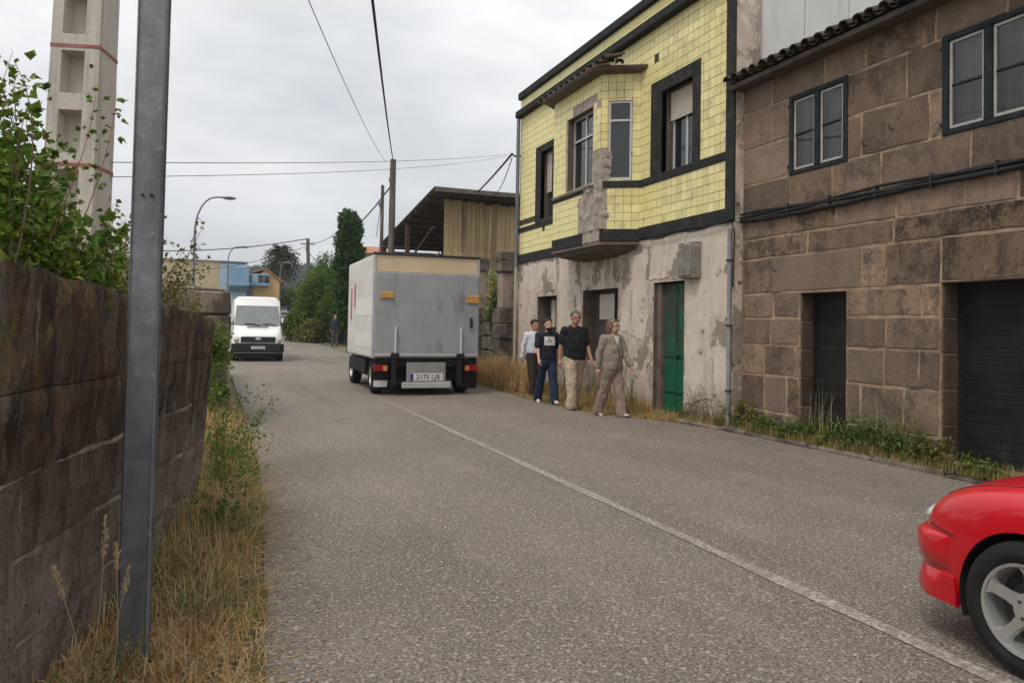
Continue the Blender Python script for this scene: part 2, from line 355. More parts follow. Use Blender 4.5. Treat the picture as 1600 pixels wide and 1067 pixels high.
def sub_rect(r_, holes):
    rs = [r_]
    for h in holes:
        nx = []
        for (a, b, c, d) in rs:
            ha, hb, hc, hd = h
            if ha >= b or hb <= a or hc >= d or hd <= c: nx.append((a, b, c, d)); continue
            if ha > a: nx.append((a, ha, c, d))
            if hb < b: nx.append((hb, b, c, d))
            a2, b2 = max(a, ha), min(b, hb)
            if hc > c: nx.append((a2, b2, c, hc))
            if hd < d: nx.append((a2, b2, hd, d))
        rs = nx
    return [q for q in rs if q[1]-q[0] > .02 and q[3]-q[2] > .02]

H = thing('yellow_tiled_house', 'two storey house with yellow tiled upper floor, bay window and peeling plaster below', 'house', (XF, 14.3, 0))
# body behind the facade
b = MB(); b.box(XF+.36, 15, HY0+.1, HY1, -.1, 7.6)
b.build('side_wall', white_panel, H)
sp_ = MB()
for k in range(5):
    x0 = 7.87 + k * .92
    sp_ = MB().cbox(x0+.01, x0+.91, HY0+.055, HY0+.09, 5.0, 7.66, .008); sp_.build('wall_panel', white_panel, H)
MB().box(XF+.012, XF+.47, HY0-.008, HY0+.05, 3.2, 7.5).build('corner_return', plaster, H)
MB().box(XF+.3, 15.1, HY0+.0, HY1+.05, 7.61, 7.72).build('roof', trim, H)
# ground floor
W1g = (16.36, 17.5, .95, 2.29); W2g = (13.42, 14.98, .85, 2.34); DOOR = (11.11, 12.09, .06, 2.37)
wall_x(MB(), XF, HY0, HY1, -.1, 3.2, [W1g, W2g, DOOR], .3, mrev=1).build('lower_wall', [plaster, brown_reveal], H)
# proud plaster slabs left round the door, with the pale strip beside it
pl2 = mat('pale plaster coat', (.64,.555,.47), (.53,.45,.375), 3, .9, bump=.35, bscale=10, layers=(((.27,.225,.18), 1.1, .57, .6), ((.2,.165,.13), 6, .62, .68), ((.3,.25,.2), 2.5, .56, .7, (1,1,.2)), ((.13,.1,.08), 3, .45, .62, (1,1,1), (.7,.05))))
def slab(name, poly, t, mt, jag=.03):
    pts = []
    for i, p in enumerate(poly):
        q = poly[(i+1) % len(poly)]; n_ = max(1, int(math.dist(p, q) / .12))
        for k in range(n_):
            f_ = k / n_; e = jag if (k and name == 'plaster_coat') else 0
            pts.append((p[0]+(q[0]-p[0])*f_ + rng.uniform(-e, e), p[1]+(q[1]-p[1])*f_ + rng.uniform(-e, e)))
    return MB().prism(pts, XF - t, XF + .004, 'X').build(name, mt, H, recalc=True)
slab('plaster_coat', [(HY0+.03,.35),(HY0+.03,3.14),(11.02,3.14),(11.08,.25),(10.5,.42)], .012, pl2)
slab('plaster_coat', [(12.25,2.42),(11.13,2.42),(11.13,3.1),(12.1,3.12)], .012, pl2, .04)
slab('plaster_coat', [(16.2,.9),(15.2,.75),(15.05,2.2),(15.25,3.1),(16.2,3.12)], .012, pl2, .05)
slab('plaster_coat', [(HY1-.1,.5),(17.6,.6),(17.58,2.4),(16.4,2.42),(16.4,3.1),(HY1-.1,3.1)], .01, pl2, .04)
slab('plaster_coat', [(13.3,1.5),(12.4,1.3),(12.3,3.0),(13.3,2.9)], .01, pl2, .06)
# lower windows
def win_x(name, X, rect, parent, fm, gm, bars_y=1, bars_z=0, fw=.06, label=None, dep=.05):
    a, b_, c, d = rect; f = MB()
    f.cbox(X-dep/2, X+dep/2, a, a+fw, c, d, .006); f.cbox(X-dep/2, X+dep/2, b_-fw, b_, c, d, .006)
    f.cbox(X-dep/2+.002, X+dep/2-.002, a+fw, b_-fw, c, c+fw, .006); f.cbox(X-dep/2+.002, X+dep/2-.002, a+fw, b_-fw, d-fw, d, .006)
    for k in range(bars_y): yb = a + (b_-a)*(k+1)/(bars_y+1); f.cbox(X-dep/2+.004, X+dep/2-.004, yb-fw*.55, yb+fw*.55, c+fw, d-fw, .005)
    o = f.build(name, fm, parent)
    if label: o['label'] = label
    ny, nz_ = bars_y + 1, bars_z + 1
    for i in range(ny):
        for k in range(nz_):
            y0 = a + (b_-a)*i/ny + fw*.5; y1 = a + (b_-a)*(i+1)/ny - fw*.5; z0 = c + (d-c)*k/nz_ ; z1 = c + (d-c)*(k+1)/nz_
            tl = rng.uniform(-.004, .004)
            MB().add([(X+tl,y0,z0+.01),(X-tl,y1,z0+.01),(X-tl,y1,z1-.01),(X+tl,y0,z1-.01),(X+tl+.006,y0,z0+.01),(X-tl+.006,y1,z0+.01),(X-tl+.006,y1,z1-.01),(X+tl+.006,y0,z1-.01)],
                     [(0,3,2,1),(4,5,6,7),(0,1,5,4),(2,3,7,6),(1,2,6,5),(3,0,4,7)]).build('pane', gm, o)
            if k: MB().box(X-.014, X+.004, y0, y1, z0-.012, z0+.012).build('glazing_bar', fm, o)
    return o
dusty = mat('dusty window glass', (.05,.048,.045), (.085,.08,.075), 3, .2, spec=.6)
wood_old = mat('old brown window wood', (.05,.038,.03), (.09,.07,.055), 9, .7)
for rc, sh in ((W1g, 1.55), (W2g, 1.72)):
    o = win_x('window', XF+.24, rc, H, wood_old, dusty, 1, 0, .09)
    MB().box(XF+.19, XF+.205, rc[0]+.5, rc[1]-.42, sh, rc[3]-.09).build('blind', shutter_m, o)
# green door
dr = MB(); dr.cbox(XF+.13, XF+.18, 11.11, 11.92, .06, 2.34, .004); door = dr.build('door', green_door, H); door['label'] = 'flaking green plank door'
for k in range(5):
    y0 = 11.14 + k*.153; MB().cbox(XF+.115, XF+.13, y0, y0+.143, 1.05, 2.3, .004).build('plank', green_door, door)
for (z0, z1) in ((.1,.36),(.42,.98)):
    for k in range(2): y0 = 11.14 + k*.385; MB().cbox(XF+.108, XF+.13, y0, y0+.365, z0, z1, .012).build('door_panel', green_door, door)
MB().cbox(XF+.09, XF+.12, 11.50, 11.53, .1, 2.3, .006).build('cover_strip', green_door, door)
MB().ell((XF+.09, 11.44, 1.08), .03, .03, .03).build('handle', dark_metal, door)
MB().cbox(XF+.05, XF+.2, 11.93, 12.06, .06, 2.35, .01).build('door_post', brown_reveal, H)
MB().cbox(XF-.05, XF+.3, 11.11, 12.09, -.05, .07, .01).build('doorstep', kerb_m, H)
# meter box
mbx = MB(); mbx.cbox(XF-.16, XF, 10.62, 11.08, 2.38, 2.98, .012); mo = mbx.build('meter_box', mat('weathered box', (.15,.13,.11), (.26,.23,.2), 5, .8, layers=(((.4,.37,.33), 6, .6, .7),)), H); mo['label'] = 'weathered grey meter box above the door'
MB().cbox(XF-.175, XF-.16, 10.66, 11.04, 2.42, 2.94, .006).build('box_lid', mo.data.materials[0], mo)
# upper wall core
SILL0, SILL1 = 4.19, 4.33; B0, B1 = 3.20, 3.43; C0, C1 = 7.04, 7.22; P1, P2 = 7.53, 7.72
W3 = (10.91, 11.88, SILL1, 5.80); W3o = (10.69, 12.24, SILL1, 6.04)
W1 = (16.70, 17.40, 4.2, 5.85); W1o = (16.52, 17.72, 4.05, 6.03)
BAY0, BAY1, BF0, BF1, XB = 12.63, 15.75, 13.02, 15.2, 6.76
BAYH = (BAY0+.05, BAY1-.05, 3.3, 6.4)
wall_x(MB(), XF, HY0, HY1, 3.2, P1, [W3, W1, BAYH], .28, mrev=1).build('upper_wall', [grout, brown_reveal], H)
# dark trims
t_ = lambda *a, **k: MB().cbox(*a, .008, **k).build('trim_band', trim, H)
t_(XF-.03, XF+.01, HY0-.005, HY0+.21, 3.26, P1)                      # corner band
t_(XF-.034, XF+.01, HY0-.01, BAY0, B0+.02, B1); t_(XF-.034, XF+.01, BAY1, HY1, B0, B1)
t_(XF-.03, XF+.01, HY0+.21, BAY0, SILL0, SILL1); t_(XF-.03, XF+.01, BAY1, HY1, 4.0, 4.13)
def surround(o_, i_, sillz, X=XF):
    q = MB(); q.cbox(X-.026, X+.1, o_[0], i_[0], sillz, o_[3], .008); q.cbox(X-.026, X+.1, i_[1], o_[1], sillz, o_[3], .008); q.cbox(X-.024, X+.1, i_[0], i_[1], i_[3], o_[3], .008)
    q.build('window_surround', trim, H)
surround(W3o, W3, SILL1); surround(W1o, W1, 4.13)
MB().cbox(XF-.16, XF+.05, HY0-.03, HY1+.03, C0, C1, .02).build('cornice', trim, H)
MB().cbox(XF-.09, XF+.4, HY0-.02, HY1+.03, P1, P2, .02).build('coping', trim, H)
# windows of the upper floor with roller shutters
def shutter(X, a, b_, z0, z1, parent):
    n_ = int((z1-z0)/.05); s_ = link('roller_shutter', None, parent)
    q = MB()
    for k in range(n_): zz = z0 + (z1-z0)*k/n_; q.cbox(X-.012, X+.01, a, b_, zz+.003, zz+(z1-z0)/n_, .006)
    bpy.data.objects.remove(s_); return q.build('roller_shutter', shutter_m, parent)
o = win_x('window', XF+.2, (W3[0]+.02, W3[1]-.08, SILL1+.01, 5.78), H, alu, glass_dark, 1, 0, .05); shutter(XF+.15, W3[0]+.01, W3[1]-.06, 5.26, 5.78, o)
o = win_x('window', XF+.2, (W1[0]+.02, W1[1]-.05, 4.22, 5.83), H, wood_old, glass_dark, 1, 0, .05); shutter(XF+.15, W1[0]+.01, W1[1]-.04, 4.85, 5.83, o)
# bay window: a concrete shell with canted sides
def spall(y, z):   # where the tiles have fallen off the bay's near corner
    d = (y - BF0)
    e = fbm((y*3, z*3, 0), 1.0) * .16
    return (z < 4.95 and z > 3.3) and (d < .34 + .62*max(0, min(1, (4.55 - z)/.45)) * (1 if z > 3.75 else .85) + e)
AR = ((BAY0, XF), (BF0, XB), (BF1, XB), (BAY1, XF))    # plan: y, x
bw = (13.36, 14.5, 4.34, 5.86)                        # front opening
bs = MB()
wall_x(bs, XB, BF0, BF1, 3.2, 6.42, [bw], .22, thick=.02, m=0, mrev=1)
def canted(mb, A, B, z0, z1, hole, flip, m=0):
    (ya, xa), (yb, xb) = A, B; Lc = math.hypot(yb-ya, xb-xa); P = lambda u, z, dd=0: (xa+(xb-xa)*u/Lc + dd, ya+(yb-ya)*u/Lc, z)
    us = [0, hole[0], hole[1], Lc] if hole else [0, Lc]; zs = [z0, hole[2], hole[3], z1] if hole else [z0, z1]
    for i in range(len(us)-1):
        for k in range(len(zs)-1):
            if hole and i == 1 and k == 1: continue
            mb.add([P(us[i],zs[k]),P(us[i+1],zs[k]),P(us[i+1],zs[k+1]),P(us[i],zs[k+1])], [(0,1,2,3)], m)
    return P, Lc
LC = math.hypot(BF0-BAY0, XF-XB)
hs_ = (.17, .60, 4.36, 5.86)
PC, _ = canted(bs, AR[0], AR[1], 3.2, 6.42, hs_, False); PD, LD = canted(bs, AR[3], AR[2], 3.2, 6.42, None, True)
bay = bs.build('bay_window', [concrete, brown_reveal], H)
# rough concrete showing where tiles are gone: a knobbly skin a little proud of the shell
q = MB(); nU, nZ = 40, 44
def skin_pt(u, z):   # u<0: canted side measured back from the corner, u>0: front face
    dd = .006 + .05 * max(0, fbm((u*2.2, z*2.2, 5), 2.0)) + (.02 if abs(u) < .06 else 0)
    if u >= 0: return Vector((XB - dd, BF0 + u, z))
    p = Vector(PC(LC + u, z)); return p + Vector((-(BF0-BAY0), -(XF-XB), 0)).normalized() * dd
grid = {}
for i in range(nU+1):
    for k in range(nZ+1):
        u = -.24 + 1.36*i/nU; z = 3.42 + 1.55*k/nZ; grid[i, k] = len(q.v); q.v.append(tuple(skin_pt(u, z)))
for i in range(nU):
    for k in range(nZ):
        u = -.24 + 1.36*(i+.5)/nU; z = 3.42 + 1.55*(k+.5)/nZ
        if u > .34 and z > 4.33: continue
        ok = (spall(BF0+u, z) if u > 0 else (z < 4.9 and u > -.2 + .1*fbm((u*4, z*4, 1), 1) - (.0 if z > 4.3 else -.06)))
        if ok: q.f.append((grid[i,k], grid[i,k+1], grid[i+1,k+1], grid[i+1,k])); q.m.append(0)
q.build('bare_concrete', concrete, bay, smooth=True)
for (ya, xa), (yb, xb) in zip(AR, AR[1:]):           # dark bands round the bay
    for z0, z1 in ((3.19, 3.41), (4.2, 4.33)):
        if z0 > 4 and ya == BF0: continue
        if ya == BF0: ya = BF0 + .75
        d = Vector((xb-xa, yb-ya, 0)); n_ = Vector((-d.y, d.x, 0)).normalized()
        if n_.x > 0: n_ = -n_
        a_, b_ = Vector((xa, ya, 0)), Vector((xb, yb, 0)); o_ = n_ * .022
        rg = [[p + Vector((0,0,z0)), p + o_ + Vector((0,0,z0)), p + o_ + Vector((0,0,z1)), p + Vector((0,0,z1))] for p in (a_ - d.normalized()*.005, b_ + d.normalized()*.005)]
        MB().rings(rg).build('trim_band', trim, bay, recalc=True)
MB().cbox(XB-.06, XB+.05, bw[0]-.08, BF1-.02, 4.27, 4.335, .02, jit=.02).build('sill', concrete, bay)
# bay windows
win_x('window', XB+.16, bw, bay, alu, glass_dark, 1, 0, .045)
MB().box(XB+.12, XB+.15, bw[0]+.05, bw[1]-.05, 5.36, 5.40).build('transom', alu, bay)
nn = Vector((-(BF0-BAY0), -(XF-XB), 0)).normalized()
def cq(u0, u1, z0, z1, dd, t):
    a_, b_ = Vector(PC(u0, 0)), Vector(PC(u1, 0)); mb = MB()
    rg = [[p - nn*dd + Vector((0,0,z0)), p - nn*(dd-t) + Vector((0,0,z0)), p - nn*(dd-t) + Vector((0,0,z1)), p - nn*dd + Vector((0,0,z1))] for p in (a_, b_)]
    return mb.rings(rg)
u0, u1, z0, z1 = hs_
fr = MB()
for a in ((u0, u0+.035, z0, z1), (u1-.035, u1, z0, z1), (u0+.035, u1-.035, z0, z0+.04), (u0+.035, u1-.035, z1-.04, z1), (u0+.035, u1-.035, 5.47, 5.51)):
    k = cq(*a, .06, .05); fr.add(k.v, k.f)
sw = fr.build('side_window', alu, bay, recalc=True)
cq(u0+.03, u1-.03, z0+.03, z1-.03, .045, .008).build('pane', glass_dark, sw, recalc=True)
# underside corbel and roof of the bay
def planpoly(e, ytrim=0): return [(XF, BAY0-e+ytrim), (XB-e, BF0-e*.4+ytrim), (XB-e, BF1+e*.4-ytrim), (XF, BAY1+e-ytrim)]
rg = []
for z, e, yt in ((3.19, .0, .0), (3.12, .02, 0), (3.1, -.05, .03), (3.04, -.1, .06), (2.99, -.3, .2), (2.95, -.5, .35)):
    rg.append([Vector((x, y, z)) for x, y in planpoly(e, yt)])
MB().rings(rg[::-1]).build('corbel', soffit, bay, recalc=True)
rg = [[Vector((x, y, z)) for x, y in planpoly(e)] for z, e in ((6.37, .02), (6.40, .24), (6.45, .27), (6.48, .24))]
bro = MB().rings(rg).build('bay_roof', soffit, bay, recalc=True)
def barrel(Lt, r_a, r_b, t=.014, n_=7):
    mb = MB(); rg = []
    for (yy_, rr) in ((0, r_a), (Lt, r_b)):
        o_ = [Vector((rr*math.cos(math.pi*k/n_), yy_, rr*math.sin(math.pi*k/n_)*.85)) for k in range(n_+1)]
        i_ = [Vector(((rr-t)*math.cos(math.pi*k/n_), yy_, (rr-t)*math.sin(math.pi*k/n_)*.85)) for k in range(n_, -1, -1)]
        rg.append(o_ + i_)
    return mb.rings(rg).mesh('roof_tile', old_tile, smooth=False, recalc=True)
bt = barrel(.42, .085, .07)
k = 0
for i in range(13):
    y = BAY0 - .1 + i * .265
    for rw in range(1):
        o = link('roof_tile', bt, H); o.location = Vector((XB - .22 + rw*.33, y, 6.49 + rw*.1)) - gloc(H)
        o.rotation_euler = (R(16 + rng.uniform(-3,3)), 0, R(-90 + rng.uniform(-5,5)))
for i in range(2):
    o = link('roof_tile', bt, H); p = Vector((XB-.05 + i*.2, BF0 - .42 + .0*i - (.1 if i > 1 else 0), 6.5)); o.location = p - gloc(H); o.rotation_euler = (R(14), 0, R(-25 + rng.uniform(-6,6)))
# tiles, one by one
TP = .155; cells = []   # (anchor fn, u0,u1,z0,z1, size key)
def lay(P, nrm, ulen, z0, z1, holes, skip=None, ubase=0):
    nz_ = max(1, round((z1-z0)/TP)); hz = (z1-z0)/nz_; nu = int(ulen/TP) + 1
    for i in range(nu):
        for k in range(nz_):
            r_ = (i*TP, min(ulen, (i+1)*TP), z0+k*hz, z0+(k+1)*hz)
            for (a, b_, c, d) in sub_rect(r_, holes):
                if skip and skip((a+b_)/2, (c+d)/2): continue
                cells.append((P((a+b_)/2, (c+d)/2), nrm, b_-a-.0085, d-c-.0085))
PF = lambda u, z: Vector((XF, HY0+.21+u, z))
sh = lambda r_: (r_[0]-HY0-.21, r_[1]-HY0-.21, r_[2], r_[3])
UL = HY1 - .05 - HY0 - .21; bayh = sh((BAY0, BAY1, 3.2, 6.5))
lay(PF, Vector((-1,0,0)), UL, B1, SILL0, [bayh, sh(W1o)], skip=lambda u, z: rng.random() < .004)
lay(PF, Vector((-1,0,0)), UL, SILL1, C0, [bayh, sh(W3o), sh(W1o)], skip=lambda u, z: rng.random() < .004)
lay(PF, Vector((-1,0,0)), UL, C1, P1, [])
PB = lambda u, z: Vector((XB, BF0+u, z)); bwl = (bw[0]-BF0-.03, bw[1]-BF0+.08, 4.27, bw[3])
lay(PB, Vector((-1,0,0)), BF1-BF0, 3.41, 4.27, [], skip=lambda u, z: spall(BF0+u, z))
lay(PB, Vector((-1,0,0)), BF1-BF0, 4.33, 6.38, [bwl], skip=lambda u, z: spall(BF0+u, z) or (u < .2 and 5.75 < z < 5.95) or (z < 6.05 and z > 5.88 and .2 < u < 1.3))
PCv = lambda u, z: Vector(PC(u, z))
lay(PCv, nn, LC-.004, 3.41, 4.2, [], skip=lambda u, z: u > LC-.16)
lay(PCv, nn, LC-.004, 4.33, 6.38, [hs_], skip=lambda u, z: u > LC-.16 and z < 4.9)
n2 = Vector((-(BAY1-BF1), (XF-XB), 0)).normalized(); PDv = lambda u, z: Vector(PD(u, z))
lay(PDv, n2, LD, 3.41, 4.2, []); lay(PDv, n2, LD, 4.33, 6.38, [])
tm = MB().cbox(-.009, .0, -.5, .5, -.5, .5, .003).mesh('tile', tile_m)   # unit tile facing -X
cells.sort(key=lambda c: c[0].y - (1.5 if c[0].x < XF-.05 else 0))
rest = MB()
for i, (p, nrm, su, sz) in enumerate(cells):
    M = Matrix.Rotation(math.atan2(nrm.y, nrm.x) - math.pi + rng.uniform(-.012,.012), 4, 'Z') @ Matrix.Rotation(rng.uniform(-.012,.012), 4, 'Y')
    if i < 300:
        o = link('tile', tm, H); o.location = p - gloc(H); o.rotation_euler = M.to_euler(); o.scale = (1, su, sz)
    else:
        MM = Matrix.Translation(p) @ M @ Matrix.Diagonal((1, su, sz, 1)); rest.add([MM @ v.co for v in tm.vertices], [tuple(f.vertices) for f in tm.polygons])
tag(rest.build('wall_tiles', tile_m, H), kind='stuff')
# downpipes
def pipe(name, pts, r_, mt, parent, n_=10): return MB().tube(pts, r_, n_).build(name, mt, parent, smooth=True, sharp=40)
pipe('downpipe', [(XF-.1, HY1-.08, 7.0), (XF-.1, HY1-.08, 5.0), (XF-.1, HY1-.08, 3.1)], .05, steel, H)
pipe('downpipe', [(XF-.1, HY1-.08, 3.1), (XF-.1, HY1-.06, 0.0)], .045, pvc, H)
pipe('downpipe', [(XF-.06, HY0+.03, 3.1), (XF-.06, HY0+.03, 0.0)], .035, mat('grey conduit', (.2,.21,.22), (.28,.28,.29), 5, .5), H)
for z in (.6, 1.6, 2.6): MB().lathe([(z-.015,.055),(z+.015,.055)], (XF-.06, HY0+.03, 0), 'Z', 12).build('pipe_clip', dark_metal, H)
MB().tube([(XF+.02, HY1-.02, 6.05), (XF-.15, HY1+.05, 6.05), (XF-.2, HY1+.1, 6.12)], .025).build('cable_bracket', dark_metal, H)
# ------------------------------------------------------------------ granite house
XG = 7.55; GY0, GY1 = 0.6, 9.77
granite = mat('weathered granite', (.215,.142,.092), (.36,.245,.16), 2.6, .92, nrough=.76, bump=1.0, bscale=26, rnd=.34, rnd2=((.185,.138,.104), .8),
              layers=(((.42,.30,.2), 3.2, .58, .76), ((.06,.043,.032), 2.0, .5, .6), ((.045,.033,.025), 3.4, .56, .64, (1,1,.5)), ((.36,.26,.18), 14, .56, .68), ((.06,.042,.03), 18, .56, .66), ((.33,.17,.065), 2.2, .6, .72), ((.06,.05,.042), 2.4, .42, .6, (1,1,1), (.75,.15)), ((.06,.046,.036), 2.2, .5, .68, (1,1,.3)), ((.05,.038,.03), 1.5, .42, .6, (1,1,1), (4.9,5.4))), speck=((.30,.245,.195), 110, .85))
mortar = mat('pale mortar', (.42,.305,.21), (.25,.175,.115), 7, .95, bump=.4, bscale=40, layers=(((.1,.08,.065), 2.5, .5, .7),))
teal = mat('dark teal window paint', (.014,.02,.022), (.026,.033,.034), 8, .7, spec=.12, layers=(((.1,.09,.08), 12, .62, .72),))
win_white = mat('old white window paint', (.34,.32,.29), (.45,.43,.40), 8, .6)
grey_glass = mat('grey reflecting glass', (.07,.068,.066), (.11,.105,.1), 1.5, .12, spec=.75)
curtain = mat('grey curtain', (.2,.18,.155), (.4,.37,.33), 1.2, .9, stretch=(1,2,.3))
shut_dk = mat('dark grey metal slat', (.016,.0155,.015), (.026,.025,.023), 3, .5, metal=.1, spec=.12, rnd=.15, layers=(((.07,.062,.052), 2.5, .55, .75, (1,1,1), (.9,.1)),))
G = thing('granite_house', 'brown granite block house with tiled eave and dark metal doors', 'house', (XG, 5.2, 0))
gw = [(7.68, 8.72, 3.75, 4.83), (5.19, 6.25, 3.75, 4.83), (2.7, 3.75, 3.75, 4.83)]
gd = (7.67, 8.52, .1, 2.06); gg = (3.82, 6.29, .1, 2.10); holes = gw + [gd, gg]
wall_x(MB(), XG+.003, GY0, GY1, -.1, 5.42, holes, .3).build('mortar_wall', mortar, G)
MB().box(XG+.37, 15, GY0, GY1, -.1, 5.35).build('back_wall', white_panel, G)
courses = [-.08, .36, .88, 1.33, 1.72, 2.08, 2.60, 2.90, 3.24, 3.74, 4.29, 4.84, 5.36]
sr = random.Random(11)
special = {(5): [(GY1, 9.1), (9.1, 7.42), (7.42, 7.05), (7.05, 3.8), (3.8, 3.2), (3.2, 1.9), (1.9, GY0)]}
for ci, (c0, c1) in enumerate(zip(courses, courses[1:])):
    cuts = []
    if ci in special: cuts = [(b_, a) for a, b_ in special[ci]]
    else:
        y = GY1
        while y > GY0 + .05:
            l = sr.uniform(.45, 1.15) if c1-c0 > .4 else sr.uniform(.5, 1.6)
            l *= (.75 if ci < 5 else 1.15)
            if y - l - GY0 < .35: l = y - GY0
            cuts.append((y - l, y)); y -= l
    for (a, b_) in cuts:
        for (p, q_, u, v) in sub_rect((a, b_, c0, c1), [h for h in holes]):
            if q_-p < .03 or v-u < .03: continue
            jw = .012 + sr.random()*.012; wob = sr.uniform(-.02, .02) if ci not in (5,) else 0
            pr = sr.uniform(.001, .006)
            mb = MB(); st = []
            y0, y1, z0_, z1_ = p+jw*.7, q_-jw*.7, u+jw*.7, v-jw*.7
            crn = ((y0,z0_),(y1,z0_),(y1,z1_),(y0,z1_)); atedge = [any(abs(e_ - h[i_]) < .05 for h in holes for i_ in (0, 1)) for e_ in (p, q_)]
            for ii in range(4):
                A_, B_ = crn[ii], crn[(ii+1) % 4]; n2_ = max(2, min(5, int(math.dist(A_, B_)/.16)))
                for t_i in range(n2_):
                    t2 = t_i/n2_; je = .009 if t_i else .013
                    st.append((A_[0]+(B_[0]-A_[0])*t2 + sr.uniform(-je, je), A_[1]+(B_[1]-A_[1])*t2 + sr.uniform(-je, je)))
            cy, cz = (y0+y1)/2, (z0_+z1_)/2; nn_ = len(st)
            o_ = [Vector((XG+.012, *s_)) for s_ in st]
            def ins(s_, e_, x_): d_ = Vector((cy-s_[0], cz-s_[1])); return Vector((x_, s_[0] + math.copysign(min(e_, abs(d_.x)), d_.x), s_[1] + math.copysign(min(e_, abs(d_.y)), d_.y)))
            i2 = [ins(s_, .006, XG-pr*.35) for s_ in st]; i_ = [ins(s_, .014, XG-pr - sr.uniform(0,.004)) for s_ in st]
            mb.add(o_ + i2 + i_, [(a2, (a2+1) % nn_, nn_+(a2+1) % nn_, nn_+a2) for a2 in range(nn_)] + [(nn_+a2, nn_+(a2+1) % nn_, 2*nn_+(a2+1) % nn_, 2*nn_+a2) for a2 in range(nn_)] + [tuple(range(2*nn_, 3*nn_))])
            mb.f = [f[::-1] for f in mb.f]
            mb.build('stone', granite, G)
jamb_m = mat('jamb stone with painted shade', (.06,.043,.032), (.10,.072,.053), 4, .95, bump=.6, rnd=.2)  # shade of the door recesses is put into this darker stone colour
# stone jambs inside the openings
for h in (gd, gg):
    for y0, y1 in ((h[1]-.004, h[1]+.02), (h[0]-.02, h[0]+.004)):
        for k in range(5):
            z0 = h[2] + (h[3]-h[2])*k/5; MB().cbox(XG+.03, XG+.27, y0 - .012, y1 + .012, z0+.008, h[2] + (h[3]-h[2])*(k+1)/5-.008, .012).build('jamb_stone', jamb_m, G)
# windows: dark outer frame flush with the wall, paler casements, pane by pane
for h in gw:
    a, b_, c, d = h; mid = (a+b_)/2 - .0
    f = MB(); X0, X1 = XG-.022, XG+.05
    f.cbox(X0, X1, a-.02, a+.055, c-.02, d+.02, .006); f.cbox(X0, X1, b_-.055, b_+.02, c-.02, d+.02, .006)
    f.cbox(X0+.003, X1, a+.055, b_-.055, c-.02, c+.045, .006); f.cbox(X0+.003, X1, a+.055, b_-.055, d-.045, d+.02, .006)
    f.cbox(X0-.004, X1, mid-.045, mid+.045, c+.045, d-.045, .006)
    wo = f.build('window', teal, G)
    for (p, q_) in ((a+.06, mid-.05), (mid+.05, b_-.06)):
        cs = MB(); e = .03
        cs.box(XG+.005, XG+.04, p, p+e, c+.05, d-.05); cs.box(XG+.005, XG+.04, q_-e, q_, c+.05, d-.05); cs.box(XG+.006, XG+.039, p+e, q_-e, c+.05, c+.05+e); cs.box(XG+.006, XG+.039, p+e, q_-e, d-.05-e, d-.05)
        cs.build('casement', win_white, wo)
        zm = (c+d)/2 + rng.uniform(-.02, .02); MB().box(XG+.002, XG+.036, p+e, q_-e, zm-.012, zm+.012).build('glazing_bar', teal, wo)
        for (z0, z1) in ((c+.08, zm-.012), (zm+.012, d-.08)):
            t1 = rng.uniform(-.006, .006); MB().add([(XG+.022+t1,p+e,z0),(XG+.022-t1,q_-e,z0),(XG+.022-t1,q_-e,z1),(XG+.022+t1,p+e,z1)], [(0,3,2,1)]).build('pane', glass_clear, wo)
    cu_ = MB(); rg = []     # thin curtain hanging behind the panes, and the dark room
    for zq in (c+.03, d-.03): rg.append([Vector((XG+.13 + .02*math.sin(yq*38) + .012*math.sin(yq*83+1), yq, zq)) for yq in [a+.03 + (b_-a-.06)*i/60 for i in range(61)]])
    cu_.rings(rg, cap=False, closed=False).build('curtain', curtain, wo, smooth=True)
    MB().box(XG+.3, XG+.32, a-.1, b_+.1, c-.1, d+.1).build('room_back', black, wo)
    for (zz_) in (c+.1, d-.12): MB().cbox(XG-.03, XG+.0, b_+.005, b_+.05, zz_, zz_+.03, .006).build('hinge', dark_metal, wo)
# slatted metal doors
def slat_door(name, y0, y1, z0, z1, X, label, stile=.05):
    o = MB().cbox(X-.01, X+.03, y0, y0+stile, z0, z1, .004).cbox(X-.01, X+.03, y1-stile, y1, z0, z1, .004).box(X+.012, X+.03, y0+stile, y1-stile, z0, z1).build(name, shut_dk, G)
    o['label'] = label; n_ = int((z1-z0)/.088); hh = (z1-z0)/n_
    sm = MB().prism([(0,0),(-.005,.006),(-.005,hh-.012),(0,hh-.004)][::-1], y0+stile+.003, y1-stile-.003, 'Y')
    off = gloc(G)
    sm = MB().add([(p[0], p[1]-(y0+y1)/2, p[2]) for p in sm.v], sm.f).mesh('slat', shut_dk, recalc=True)
    for k in range(n_):
        s_ = link('slat', sm, o); s_.location = Vector((X+.011, (y0+y1)/2, z0+k*hh)) - gloc(o)
    return o
slat_door('metal_door', gd[0], gd[1]-.0, gd[2], gd[3], XG+.24, 'dark slatted metal door')
for k in range(3):
    y1 = 6.285 - k*.82; slat_door('garage_leaf', y1-.82, y1, gg[2], gg[3], XG+.26, 'dark slatted leaf of the folding garage door', .065)
MB().tube([(XG+.2, 5.44, .95), (XG+.2, 5.44, 1.3)], .012).build('handle', dark_metal, G)
for z0 in (.7, 1.35): MB().cbox(XG+.21, XG+.25, 5.41, 5.47, z0, z0+.12, .008).build('lock_plate', dark_metal, G)
